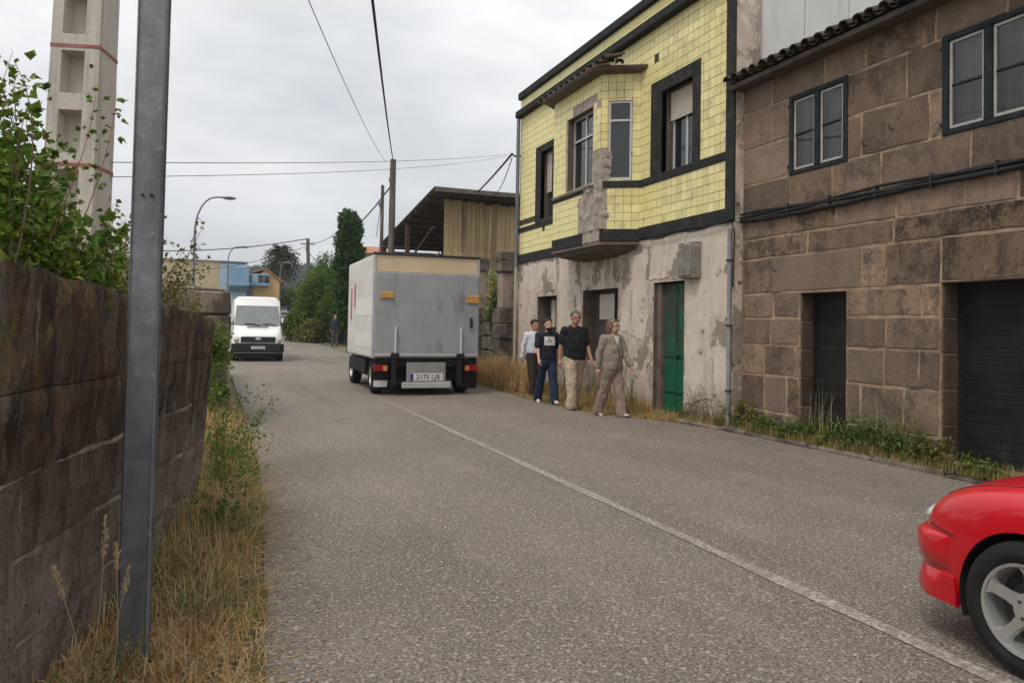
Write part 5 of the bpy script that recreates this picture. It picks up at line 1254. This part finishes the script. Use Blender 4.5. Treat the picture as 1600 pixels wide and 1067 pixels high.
# russet weeds at the wall foot
mb_t = [(-.55+vr.uniform(0,.35), 3.0+vr.uniform(0,.5), vr.uniform(.12,.38)) for _ in range(14)]
plant('dock_weed', 'reddish brown weeds at the foot of the steel post', 'weed', [(-.5,3.1,0),(-.35,3.3,0),(-.3,3.5,0)], mb_t, vr, olive, russet, (.02,.012), 14, stem_r=.003, spread=.08)
for (x, y, h, lb) in ((.0,5.6,.4,'green broadleaf weed at the foot of the wall end'), (.1,6.6,.4,'green broadleaf weed half way along the verge')):
    plant('weed', lb, 'weed', [(x, y, 0)], [(x + vr.gauss(0,.14), y + vr.gauss(0,.22), h*vr.uniform(.4,1.1)) for _ in range(16)], vr, weed, grn, (.05,.022), 14, stem_r=.003, arch=.2)
# brambles behind and over the wall
tips = []
def bound(px): return interp([(-60,110),(0,95),(30,80),(50,120),(70,190),(100,205),(112,300),(140,310),(190,320)], px)
while len(tips) < 74:
    px = vr.uniform(-120, 185); py = vr.uniform(70, 440); 
    if py < bound(px) + 8 or (px > 105 and py < 330): continue
    tips.append(onY(px, py, vr.uniform(3.9, 4.9)))
bb = [WA + WD*u - WN*.35 + Vector((0,0,1.1)) for u in (2.2,2.8,3.4,4.0,4.6,5.2)]
plant('bramble_bush', 'large leafy bramble bush climbing over the mossy wall at the left edge', 'bush', [tuple(b_) for b_ in bb], tips, vr, bramble, twig, (.072,.058), 26, stem_r=.006, arch=.12)
tips = [onY(vr.uniform(-130,100), vr.uniform(250,430), vr.uniform(4.3,5.6)) for _ in range(44)]
plant('bramble_bush', 'dense dark bramble mass directly behind the top of the mossy wall', 'bush', [tuple(b_ - WN*.2) for b_ in bb], tips, vr, bramble, twig, (.078,.062), 32, stem_r=.006, arch=.12)
tips = [onY(x, y, 4.6) for x, y in ((20,80),(42,118),(66,158),(150,150),(182,142),(96,222),(8,130),(40,170))]
plant('bramble_shoots', 'thin arching bramble shoots against the sky above the wall', 'bush', [tuple(bb[3]), tuple(bb[2])], tips, vr, bramble, russet, (.05,.036), 26, stem_r=.005, arch=.1, start=.45)
tips = [onY(vr.uniform(95,205), vr.uniform(360,450) - (75*vr.random() if vr.random() < .4 else 0), vr.uniform(5.4,7.2)) for _ in range(60)]
bb2 = [WA + WD*u - WN*.5 + Vector((0,0,1.0)) for u in (5.4,6.0,6.6,7.2)]
plant('scrub', 'olive green scrub between the concrete pole and the steel post', 'bush', [tuple(b_) for b_ in bb2], tips, vr, olive, twig, (.046,.034), 40, stem_r=.004, arch=.15)
tips = [onY(vr.uniform(185,330), vr.uniform(430,475) - (35*vr.random() if vr.random() < .3 else 0), vr.uniform(7.6,10.5)) for _ in range(60)]
plant('scrub', 'low yellowish scrub on top of the wall right of the steel post', 'bush', [(-.9,9,1.0),(-.6,9,1.1),(-.7,8,1.0)], tips, vr, olive, twig, (.04,.028), 30, stem_r=.005, arch=.15)
tips = [onY(x, y, 8.0) for x, y in ((256,340),(262,372),(290,385),(322,345),(318,378),(328,400),(300,420),(275,420))]
plant('sapling', 'thin sapling with sparse leaves right of the steel post under the street lamp', 'sapling', [(-.75,8.0,1.2)], tips, vr, olive, twig, (.055,.04), 22, stem_r=.007, arch=.1, start=.4, cl=3)
tips = [onY(vr.uniform(320,366), vr.uniform(505,620), vr.uniform(11.6,12.5)) for _ in range(36)]
plant('climber', 'fresh green climber hanging on the face of the brown pier', 'climber', [(-.12,12.4,.2),(-.15,12.45,1.0),(-.2,12.3,.0)], tips, vr, pale_leaf, twig, (.07,.055), 24, stem_r=.006)
tips = [onY(vr.uniform(320,425), vr.uniform(600,730), vr.uniform(6.8,8.6)) for _ in range(40)] + [onY(x, y, 7.5) for x, y in ((435,622),(428,690),(405,640))]
plant('verge_bramble', 'straggling bramble leaning out over the road edge past the wall end', 'bush', [(0,7.6,0),(.05,7.0,0),(-.1,8.2,0)], tips, vr, bramble, twig, (.036,.026), 26, stem_r=.004, arch=.2)
# ---------- right hand weeds below the granite house
k = 0
spots = [(9.65,.42,'olive weed tuft at the grey conduit by the yellow house corner'), (9.25,.2,'low green weed right of the grey conduit'), (8.75,.2,'green weed below the left part of the granite wall'), (8.35,.22,'dark green weed at the left side of the small metal door'), (7.75,.3,'green weed at the right side of the small metal door'),
         (7.35,.42,'bright green leafy weed between the two metal doors, left of centre'), (6.95,.40,'bright green leafy weed between the two metal doors, centre'), (6.6,.44,'tall leafy weed left of the garage door'), (6.25,.3,'yellowish weed at the corner of the garage door'), (5.7,.14,'small low weed before the garage door'), (4.6,.2,'small weed before the far right garage leaf')]
for (y, h, lb) in spots:
    tips = [(7.42 + vr.gauss(0,.07), y + vr.gauss(0,.2), .065 + h*vr.uniform(.35,1.1)) for _ in range(17)]
    plant('weed', lb, 'weed', [(7.44, y, .06), (7.42, y+.12, .06), (7.43, y-.12, .06)], tips, vr, olive if 'olive' in lb or 'yellow' in lb else weed, grn, (.065,.034), 14, 'weeds along the kerb', stem_r=.003, arch=.15, spread=.04)
def area_r(r): y = r.uniform(4.2, 10.2); return 7.28 + r.random()**1.1*.25, y, .055, 1.0
grass('kerb_grass', 'short yellow green grass along the kerb under the granite house', area_r, 6500, lambda x, y: max(.04, .15 + .14*fbm((y*1.6,0,0),1)), [grn, dry, straw], (.5,.35,.15), .003, .6)
mb = MB()
for _ in range(110):
    y = vr.choice((8.05, 8.0, 7.3, 7.1, 6.95, 6.75, 6.6)) + vr.gauss(0,.12); blades(mb, (7.44, y, .06), vr, vr.uniform(.45,.85), .0035, .35, 6, vr.choice((0,1)))
tag(mb.build('tall_grass', [straw, grn]), 'tall pale grass stems rising before the granite wall', 'grass', None, 'stuff')
def area_y(r): y = r.uniform(9.9, 19.6); xl = interp([(a, c) for a, b_, c in road_pts], y); return xl + (7.4-xl)*r.random()**.8 + (0), y, 0, 1.0
grass('house_grass', 'dry brown grass growing along the foot of the yellow house', area_y, 15000, lambda x, y: (.05 + .3*max(0, (x-6.75)/.65)) * (1.3 if 12.3 < y < 15.8 else (.5 if y < 12 else 1.0)), [dry, grn, straw], (.62,.26,.12), .005, .5)
tips = [(7.28 + vr.gauss(0,.08), 10.35 + vr.gauss(0,.3), vr.uniform(.2,.7)) for _ in range(34)]
plant('weed', 'dark rosemary like weed against the pale plaster right of the green door', 'weed', [(7.34,10.3,0),(7.32,10.6,0),(7.3,10.0,0)], tips, vr, olive, twig, (.024,.012), 30, 'weeds along the kerb', stem_r=.003, arch=.1)
tips = [(7.3 + vr.gauss(0,.05), 10.95 + vr.gauss(0,.12), vr.uniform(.1,.4)) for _ in range(16)]
plant('weed', 'little flowering weed at the step of the green door', 'weed', [(7.34,10.95,0)], tips, vr, weed, grn, (.03,.016), 14, 'weeds along the kerb', stem_r=.002)
tips = [(7.25 + vr.gauss(0,.08), vr.uniform(12.5,16.5), vr.uniform(.3,.95)) for _ in range(60)]
plant('dry_scrub', 'dry stalky scrub along the plaster wall behind the walkers', 'bush', [(7.3,y,0) for y in (12.6,13.2,13.8,14.4,15,15.6,16.2)], tips, vr, olive, twig, (.03,.016), 22, stem_r=.004, arch=.1)
mb = MB(); DB = thing('dry_bush', 'orange brown dry grass bush beside the truck at the house corner', 'bush', (7.0, 18.6, 0))
for _ in range(3600):
    y = vr.uniform(16.6, 20.6); x = 6.95 + vr.gauss(0,.2) - (y-18)*.03; e = 1 - abs(y-18.8)/2.4; blades(mb, (x, y, 0), vr, vr.uniform(.35,1.0)*(.55+.55*max(0,e)), .008, .6, 3, vr.choice((0,0,0,1)))
mb.build('blades', [dry, straw], DB)
# grit and crumbs along both road edges
mb = MB(); pebble_n = 0
for _ in range(2600):
    if vr.random() < .6: y = vr.uniform(3.5, 19); x = interp([(a, c) for a, b_, c in road_pts], y) - abs(vr.gauss(0,.22))
    else: y = vr.uniform(2.2, 12); x = interp([(a, b_) for a, b_, c in road_pts], y) + abs(vr.gauss(0,.16)) - .02
    s_ = vr.uniform(.003,.011); c = Vector((x, y, s_*.4)); mb.add([c + Vector((s_*vr.uniform(.6,1.3),0,0)), c + Vector((0,s_,0)), c - Vector((s_,0,0)), c - Vector((0,s_*vr.uniform(.6,1.3),0)), c + Vector((0,0,s_*.8))], [(0,1,4),(1,2,4),(2,3,4),(3,0,4)], vr.choice((0,0,1)))
tag(mb.build('grit', [mat('grit', (.2,.16,.12), (.36,.3,.24), 30, .9), dry]), 'loose grit and dry crumbs along the road edges', 'grit', None, 'stuff')
# ---------- gate posts beyond the house
stone_d = mat('dark rough stone', (.09,.075,.062), (.17,.145,.12), 4, .95, bump=.8, bscale=14, layers=(((.045,.04,.033), 3, .5, .65), ((.24,.2,.17), 7, .6, .7)), rnd=.15)
pinkst = mat('pinkish pillar render', (.27,.20,.165), (.34,.26,.21), 3, .9, bump=.3, layers=(((.16,.125,.1), 3, .52, .68, (1,1,.3)),))
def gatepost(lb, x0, x1, y, parts):
    P = thing('gate_post', lb, 'gate post', ((x0+x1)/2, y, 0), 0, 'old gate posts beside the yellow house')
    for (z0, z1, e, mt, nb) in parts:
        for k in range(nb):
            a, b_ = z0+(z1-z0)*k/nb, z0+(z1-z0)*(k+1)/nb; MB().cbox(x0-e+vr.uniform(-.02,.02), x1+e+vr.uniform(-.02,.02), y-.2-e, y+.25+e, a+.004, b_-.004, .025, jit=.03).build('block', mt, P)
gatepost('taller dark capped gate post next to the cream downpipe', 7.3, 7.72, 20.0, ((-.1,2.05,.08,stone_d,5),(2.05,3.05,.0,pinkst,1),(3.05,3.62,.06,stone_d,2)))
gatepost('pinkish gate post with dark cap partly behind the truck', 7.28, 7.66, 22.2, ((-.1,2.05,.06,stone_d,5),(2.05,3.2,.0,pinkst,1),(3.2,3.62,.05,stone_d,1)))
SW = thing('rubble_wall', 'dark rubble stone wall between and behind the gate posts', 'wall', (8.2, 22, 0))
for i in range(7):
    for k in range(5): MB().cbox(7.75+i*.45+vr.uniform(-.03,.03), 8.18+i*.45+vr.uniform(-.02,.03), 22.1, 22.5, k*.42, k*.42+.41, .04, jit=.05).build('stone', stone_d, SW)
for i in range(4):
    for k in range(5): MB().cbox(7.45, 7.8, 20.3+i*.42, 20.71+i*.42, k*.42, k*.42+.41, .04, jit=.05).build('stone', stone_d, SW)
tips = [(7.55+vr.gauss(0,.22), 21.1+vr.gauss(0,.3), vr.uniform(2.2,3.5)) for _ in range(30)]
plant('climber', 'light green climber growing between the two gate posts', 'climber', [(7.6,21.2,1.2),(7.5,21.0,1.4)], tips, vr, pale_leaf, twig, (.1,.07), 20, stem_r=.008)
# ---------- open timber shed
board_m = mat('weathered shed boards', (.36,.27,.145), (.46,.35,.2), 4, .85, stretch=(3,3,.12), rnd=.18, bump=.2, layers=(((.15,.11,.065), 2, .55, .7, (2,2,.15)),))
beam_m = mat('dark shed timber', (.06,.04,.03), (.1,.07,.05), 5, .9)
sheet_m = mat('old corrugated roof sheet', (.1,.085,.072), (.15,.13,.11), 4, .9, layers=(((.06,.055,.04), 3, .5, .7),))
rust = mat('rusty brown sheet', (.15,.065,.045), (.2,.09,.06), 5, .85)
SH = thing('timber_shed', 'open timber shed with vertical plank wall and sloping corrugated roof behind the truck', 'shed', (10.5, 33, 0))
SX0, SX1, SY0, SY1 = 7.4, 14.0, 27.4, 37.8; rz_ = lambda y: 6.66 + (y-SY0)*(5.46-6.66)/(SY1-SY0)
nb = 60; vs3 = []; 
for e in (0, 1):
    for i in range(nb*2+1):
        x = SX0 + (SX1-SX0)*i/(nb*2)
        for y in (SY0, SY1): vs3.append((x, y, rz_(y) + .02*math.cos(math.pi*i) + (.03 if e else 0) - (x-SX0)*.01))
mb = MB(); c = nb*2+1
mb.add(vs3, [(2*i, 2*i+1, 2*i+3, 2*i+2) for i in range(c-1)] + [(2*c+2*i, 2*c+2*i+2, 2*c+2*i+3, 2*c+2*i+1) for i in range(c-1)]); mb.build('roof', sheet_m, SH)
for k in range(11):
    y = SY0+.15 + k*1.0; MB().cbox(SX0+.05, SX1-.1, y, y+.1, rz_(y)-.17, rz_(y)-.06, .01).build('purlin', beam_m, SH)
MB().cbox(SX0, SX1, SY0-.03, SY0, rz_(SY0)-.16, rz_(SY0)+.02, .01).build('fascia', sheet_m, SH); 
for (x, y) in ((7.6,37.4),(7.6,32.5),(10.6,37.4),(13.6,28.2)): MB().cbox(x-.09, x+.09, y-.09, y+.09, 0, rz_(y)-.16, .01).build('post', beam_m, SH)
PB_ = MB().cbox(8.05, 13.8, 28.52, 28.6, 2.0, 2.15, .01).cbox(8.05, 13.8, 28.52, 28.6, 6.1, 6.22, .01).build('plank_rail', beam_m, SH)
x = 8.08
while x < 13.7:
    w_ = vr.uniform(.15,.22); MB().cbox(x, x+w_-.012, 28.47, 28.5, 2.0+vr.uniform(-.05,.05), 6.42-(x-8)*.03+vr.uniform(-.05,.03), .005).build('plank', board_m, SH); x += w_
MB().box(8.1, 13.8, 37.5, 37.6, 0, 5.2).build('back_wall', beam_m, SH); MB().box(13.7, 13.8, 28.6, 37.5, 0, 5.2).build('end_wall', beam_m, SH)
MB().cbox(7.6, 8.9, 33.0, 33.1, 3.6, 4.55, .01).build('sheet', rust, SH)
MB().tube([(7.55,37.2,2.6),(7.7,31.5,4.6),(7.8,29,5.4)], .05, 6).build('brace', beam_m, SH); MB().tube([(7.6,33,2.9),(8.05,29,4.4)], .05, 6).build('brace', board_m, SH)
# ---------- utility poles and wires
def upole(lb, x, y, h, r0_, r1_, mt, z0=0, leanx=0.0, arms=()):
    P = thing('utility_pole', lb, 'utility pole', (x, y, z0), 0, 'wooden utility poles'); MB().tube([(x + leanx*t, y, z0 - .2 + (h+.2)*t) for t in (0,.25,.5,.75,1)], [r0_+(r1_-r0_)*t for t in (0,.25,.5,.75,1)], 12).build('pole', mt, P, smooth=True, sharp=40)
    for (z, l) in arms: MB().cbox(x+leanx-l/2, x+leanx+l/2, y-.1, y-.02, z0+z, z0+z+.08, .01).build('crossarm', dark_metal, P)
    MB().cbox(x+leanx-.18, x+leanx-.08, y-.12, y, z0+h-1.0, z0+h-.8, .02).build('clamp', steel, P)
    return P
upole('thick grey utility pole rising behind the box truck', 7.05, 33.2, 8.8, .17, .13, wood_dark)
upole('slim shorter utility pole left of the thick pole behind the truck', 6.95, 34.9, 7.95, .1, .075, wood_dark)
pt = onY(481,373,66); upole('distant dark utility pole above the far bushes', pt.x+.3, 66, pt.z-gz(66), .2, .14, wood_dark, gz(66), -.3, ((pt.z-gz(66)-.5, 1.2),))
pk = onY(172,252,7.0)
def wire(lb, a, b_, sag, r_=.012, n_=28):
    a, b_ = Vector(a), Vector(b_); o = MB().tube(sagline(a, b_, sag, n_), r_, 6).build('overhead_wire', cable_m, None, smooth=True); return tag(o, lb, 'wire')
ptop = Vector((7.05, 33.2, 8.75))
def through(p, px, py, Y, ext): q = onY(px, py, Y); return p + (q-p)*ext
wire('thick overhead cable from the thick pole up to the top of the picture', ptop, through(ptop, 583, -20, 9, 1.35), .25, .02)
wire('thin overhead cable left of the thick one, rising to the top edge', ptop - Vector((.3,0,.1)), through(ptop, 494, -20, 11, 1.3), .35, .007)
hb = Vector((XF-.2, HY1+.1, 6.12))
wire('upper thin wire crossing the sky from the house corner to the left', hb, (pk.x, 7.05, pk.z), .08, .0035)
wire('lower thin wire crossing the sky from the house corner to the left', hb - Vector((0,0,.04)), (pk.x, 7.05, pk.z-.12), .12, .003)
wire('thick cable from the house corner down behind the shed roof', hb, onY(738,308,29.5), .05, .03)
wire('thin cable hanging below the thick one at the house corner', hb - Vector((0,0,.1)), onY(770,306,29.0), .25, .012)
p2 = Vector((6.95, 34.9, 7.8))
wire('thick cable from the slim pole down to the ivy column', ptop - Vector((0,0,1.0)), onY(548,362,46), .15, .035)
wire('thin cable from the slim pole down behind the truck', p2, onY(588,370,44), .1, .015)
wire('thin cable from the distant pole to the ivy column', pt + Vector((0,0,-.3)), onY(545,345,46), .5, .02)
wire('sagging lower cable from the distant pole to the ivy column', pt + Vector((0,0,-1.0)), onY(545,365,46), 1.2, .025)
wire('upper cable from the distant pole to the left past the lamps', pt, onY(235,392,60), .3, .035)
wire('lower cable from the distant pole to the left over the blue building', pt + Vector((0,0,-.6)), onY(235,425,62), .6, .02)
# ---------- street lamps
def lamp(lb, px, py_top, Y, arm, px_end):
    t = onY(px, py_top, Y); e = onY(px_end, py_top-2, Y); P = thing('street_lamp', lb, 'street lamp', (t.x, Y, gz(Y)), 0, 'curved street lamps'); h = t.z - arm*.75
    pts = [(t.x, Y, gz(Y)), (t.x, Y, (gz(Y)+h)/2), (t.x, Y, h)]; rr = e.x - t.x
    for a in (15,30,45,60,75,90): pts.append((t.x + rr*.7*(1-math.cos(R(a))), Y, h + arm*.75*math.sin(R(a))))
    pts.append((e.x, Y, t.z + .02)); MB().tube(pts, [.085,.075,.06] + [.045]*7, 8).build('pole', steel, P, smooth=True)
    MB().ell((e.x+.2, Y, t.z), .38, .14, .1, 12, 8).build('lamp_head', steel, P, smooth=True)
lamp('tall curved street lamp rising above the sapling', 306, 306, 45, 2.6, 352)
lamp('smaller distant street lamp before the blue building', 357, 385, 76, 1.8, 378)
lamp('faint street lamp in front of the distant palm', 438, 410, 84, 1.6, 447)
# ---------- far cars
far_car('white car parked nearest beside the far bend', (6.0, 72.5, gz(72.5)), R(168), mat('white far car', (.6,.6,.6), rough=.3, coat=.4))
far_car('silver car parked behind the white one at the far bend', (5.9, 80, gz(80)+.35), R(176), mat('silver far car', (.34,.36,.4), rough=.35, metal=.4))
far_car('grey beige car half hidden by the bushes at the far bend', (7.9, 78, gz(78)+.3), R(170), mat('beige far car', (.3,.26,.22), rough=.35))
# ---------- far houses
cream_w = mat('cream warehouse wall', (.42,.35,.22), (.48,.4,.26), .8, .85); lblue = mat('pale blue cladding', (.34,.44,.52), (.38,.48,.56), .8, .7); blue_m = mat('blue cladding', (.19,.31,.44), (.22,.35,.48), .8, .65)
whitew = mat('pale far wall', (.46,.45,.43), (.52,.51,.49), .8, .8); orange_w = mat('orange far wall', (.58,.38,.17), (.63,.42,.2), .8, .85); clay = mat('orange clay roof', (.34,.15,.08), (.42,.2,.11), 2, .85)
def bld(lb, boxes, Y, base=None):
    B = thing('building', lb, 'building', (boxes[0][0], Y, gz(Y)))
    return B
Y = 82; q = lambda px, py: onY(px, py, Y)
B1_ = thing('warehouse', 'long cream and pale blue warehouse beyond the white van', 'building', (-4, Y, gz(Y)))
a, b_, c_ = q(150,396), q(343,412), q(386,414)
MB().box(a.x, b_.x, Y, Y+14, 0, b_.z+.2).build('wall', cream_w, B1_); MB().box(b_.x+.01, c_.x, Y+.02, Y+14, 0, c_.z+.1).build('blue_wall', lblue, B1_)
MB().cbox(a.x-.2, c_.x+.1, Y-.15, Y+14, b_.z+.2, b_.z+.38, .05).build('roof_edge', whitew, B1_)
e0, e1 = q(358,418), q(388,452); MB().prism([(Y-1.2,e1.z+.3),(Y,e1.z-.3),(Y,e0.z),(Y-1.2,e0.z)], e0.x, e1.x, 'X').build('blue_box', blue_m, B1_, recalc=True)
for k in range(6): x0 = a.x+1 + k*1.6; MB().cbox(x0, x0+.9, Y-.03, Y+.01, 3.4, 4.4, .02).build('window', glass_dark, B1_)
B2_ = thing('house', 'orange gabled house with blue gallery behind the white van', 'house', (4.5, Y+4, gz(Y)))
Y = 86; p0, p1, pr_ = q(384,424), q(438,445), q(412,420)
gx0, gx1 = q(396,430).x, q(437,440).x; ez = q(437,438).z; rzv = q(414,419).z
MB().box(q(384,0).x, gx0, Y, Y+10, 0, q(384,430).z).build('wall', whitew, B2_)
MB().prism([(gx0,0),(gx1,0),(gx1,ez),((gx0*.55+gx1*.45),rzv-.15),(gx0,ez)], Y-.3, Y+10, 'Y').build('gable_wall', orange_w, B2_, recalc=True)
xm = gx0*.55+gx1*.45
for (xa, za, xb, zb) in ((gx0-2.2,ez+.15,xm,rzv),(xm,rzv,gx1+.35,ez-.1)): MB().add([(xa,Y-.6,za),(xb,Y-.6,zb),(xb,Y+10,zb),(xa,Y+10,za),(xa,Y-.6,za-.15),(xb,Y-.6,zb-.15),(xb,Y+10,zb-.15),(xa,Y+10,za-.15)], [(0,1,2,3),(4,7,6,5),(0,4,5,1),(1,5,6,2),(2,6,7,3),(3,7,4,0)]).build('roof', clay, B2_)
g0, g1 = q(384,428), q(420,448)
gal = MB().cbox(g0.x, g1.x, Y-1.2, Y-.3, g1.z, g0.z, .03).build('gallery', blue_m, B2_)
for k in range(4): w_ = (g1.x-g0.x)/4; MB().cbox(g0.x+k*w_+.06, g0.x+(k+1)*w_-.06, Y-1.23, Y-1.2, g1.z+.35, g0.z-.15, .01).build('window', glass_dark if k != 1 else lblue, gal)
for k in range(3): x0 = g0.x + .15 + k*.8; MB().cbox(x0, x0+.35, Y-.05, Y+.02, g1.z-1.4, g1.z-.3, .01).build('window', glass_dark, B2_)
HB = thing('house', 'roof of an orange tiled house peeping above the truck', 'house', (11.4, 60, gz(60)))
Y = 60; t0, t1 = q(560,383), q(592,393); MB().box(t0.x, t1.x+.8, Y, Y+8, 0, t1.z-.1).build('wall', whitew, HB)
MB().prism([(Y-.5,t1.z-.2),(Y+4,t0.z+.35),(Y+8.5,t1.z-.2)], t0.x-.3, t1.x+1.0, 'X').build('roof', clay, HB, recalc=True)
# ---------- ivy column, bushes along the far bend, palm, far trees and hill
def clump(mb, c, rx, ry, rz, n_, sz, r):
    for _ in range(n_):
        d = rv(r).normalized(); k = r.uniform(.72,1.03) if r.random() < .8 else r.uniform(.3,.75); p = Vector(c) + Vector((d.x*rx, d.y*ry, d.z*rz))*k
        leaf(mb, p, d + rv(r,.7), Vector((0,0,1)) + rv(r,.6), sz*r.uniform(.6,1.3), sz*r.uniform(.5,.9))
ic = onY(547,340,46); IV = thing('ivy_column', 'tall column of ivy smothering an old pole by the far bend', 'tree', (ic.x, 46, gz(46)))
mb = MB(); zt = ic.z + .3
for i in range(34):
    z = gz(46) + 1.0 + (zt - gz(46) - 1.3)*i/33; t = i/33; rr = .80*(1.12-.2*t)*(1 if i < 32 else .75); clump(mb, (ic.x + .1*math.sin(i*.9), 46 + .1*math.cos(i*1.3), z), rr*vr.uniform(.88,1.1), rr, .42, 330, .2, vr)
mb.build('crown', ivy, IV); MB().tube([(ic.x,46,gz(46)-.1),(ic.x,46,zt-.5)], [.16,.12], 10).build('trunk', wood_dark, IV)
def bush(lb, cx_, y, wx, wy, h, n_=9, mt=None, sz=.16, group='bushes along the far bend', name='bush', dens=260):
    B = thing(name, lb, 'bush', (cx_, y, gz(y)), 0, group); mb = MB(); tr = MB()
    for i in range(n_):
        u, v_, w_ = vr.uniform(-1,1), vr.uniform(-1,1), vr.random(); rr = vr.uniform(.3,.5)
        c = (cx_ + u*wx*.62, y + v_*wy*.6, gz(y) + h*(.18 + .62*w_*(1-.5*abs(u)))); clump(mb, c, wx*rr, wy*rr*1.1, h*rr*.62, dens, sz, vr); tr.tube([(cx_ + u*.1, y, gz(y)-.05), c], [.04,.015], 5)
    mb.build('crown', mt or bushl, B); tr.build('trunk', twig, B); return B
bush('dark tall bush below the ivy column', 7.4, 48.5, 1.7, 1.6, 4.6, 16)
bush('dark bush left of the ivy column', 6.5, 50.8, 1.7, 1.6, 6.2, 22)
bush('tall dark tree mass between the ivy column and the slope', 7.4, 53, 1.9, 1.6, 7.4, 22)
bush('rounded green bush on the slope left of the dark bushes', 5.6, 50.4, 1.3, 1.3, 4.2, 20, weed)
bush('low light green bush at the road bend', 4.8, 50.0, 1.0, 1.3, 2.6, 12, weed)
bush('low brownish bush at the foot of the far slope', 5.5, 48.3, 1.1, .7, 1.5, 12, olive)
bush('dark bush behind the distant people', 7.6, 51.5, 1.5, 1.2, 3.6, 12)
bush('green tuft at the road edge behind the truck', 6.95, 41.5, .5, 1.0, 1.0, 7, weed, .12)
bush('dark tree mass behind the far bushes', 8.6, 62, 2.6, 2, 6.2, 14)
bush('dark low tree under the palm', 8.0, 92, 2.4, 2, 5.2, 12, sz=.25)
bush('dark low tree right of the palm', 11.5, 96, 3, 2, 5.5, 12, sz=.25)
bush('far shrub behind the orange house', 1.5, 104, 4, 3, 7.0, 10, sz=.3)
pb = onY(440,400,96); PT = thing('palm_tree', 'round headed palm tree standing before the far hill', 'palm', (pb.x, 96, gz(96)))
MB().tube([(pb.x+.1*math.sin(i), 96, gz(96) + (pb.z+.2-gz(96))*i/6) for i in range(7)], [.42,.38,.36,.36,.36,.38,.42], 10).build('trunk', wood_dark, PT, smooth=True)
mb = MB()
for i in range(260):
    a = vr.uniform(0,2*math.pi); el = R(vr.uniform(-62,80)); L_ = vr.uniform(2.1,2.8); d = Vector((math.cos(a)*math.cos(el), math.sin(a)*math.cos(el), math.sin(el))); s_ = Vector((-math.sin(a), math.cos(a), 0)); p0 = Vector((pb.x, 96, pb.z)); pr2 = p0
    for j in range(1, 8):
        t = j/7; p = p0 + d*L_*t + Vector((0,0,-1.2*t*t)); 
        for e in (-1, 1): leaf(mb, pr2, (p-pr2).normalized() + s_*e*.9 + Vector((0,0,-.3)), Vector((0,0,1)), .6*(1-.4*t), .17)
        mb.add([pr2 - s_*.03, pr2 + s_*.03, p + s_*.02, p - s_*.02], [(0,1,2,3)]); pr2 = p
mb.build('crown', leafmat('palm frond', ((.04,.05,.016),(.07,.08,.025),(.11,.09,.035)), sc=.6), PT)
# wooded hill
hill_m = mat('wooded hillside', (.022,.034,.018), (.036,.05,.026), .05, .95); mb = MB(); nx, ny = 90, 12; vs4 = []
def hz(x, t): return (17 + 9*math.sin(x*.012+1.0) + 6*fbm((x*.01,0,0),1) + (x-60)*.05) * math.sin(min(1, t)*math.pi/2)
for j in range(ny+1):
    for i in range(nx+1): x = -250 + 700*i/nx; t = j/ny; vs4.append((x, 330 + 150*t, gz(140) - 2 + max(0, hz(x, t)) + 2.0*fbm((x*.2, j, 0), 1)))
mb.add(vs4, [(j*(nx+1)+i, j*(nx+1)+i+1, (j+1)*(nx+1)+i+1, (j+1)*(nx+1)+i) for j in range(ny) for i in range(nx)]); tag(mb.build('hill', hill_m), 'dark wooded hill closing the view', None, None, 'structure')
mb = MB()
for _ in range(5200):
    x = vr.uniform(-60, 190); t = vr.random()**.6; y = 330 + 150*t; z = gz(140) - 2 + hz(x, t); h = vr.uniform(4,8.5); r_ = h*.26; n_ = 6; o = []
    for k in range(n_): a = 2*math.pi*k/n_ + vr.random(); o.append((x + r_*math.cos(a)*vr.uniform(.6,1.2), y + r_*math.sin(a), z + h*vr.uniform(.1,.35)))
    mb.add(o + [(x + vr.uniform(-.3,.3), y, z+h)], [(k, (k+1) % n_, n_) for k in range(n_)])
far_wood = tag(mb.build('far_wood', mat('far wood', (.02,.032,.017), (.04,.055,.028), .06, .95)), 'far pine wood covering the hill', 'wood', None, 'stuff')
# ------------------------------------------------------------------ air: far things fade
hm = bpy.data.materials.new('thin haze'); hm.use_nodes = True; t = hm.node_tree; t.nodes.remove(t.nodes['Principled BSDF'])
pv = t.nodes.new('ShaderNodeVolumePrincipled'); pv.inputs['Color'].default_value = (.74,.84,.97,1); pv.inputs['Density'].default_value = .0005; pv.inputs['Anisotropy'].default_value = .2
t.links.new(pv.outputs[0], t.nodes['Material Output'].inputs['Volume'])
hz_o = MB().box(-425, 565, -395, 565, -12, 75).build('haze', hm); tag(hz_o, 'thin pale haze over the whole place', 'haze', None, 'stuff')
bpy.data.scenes.remove(WS)
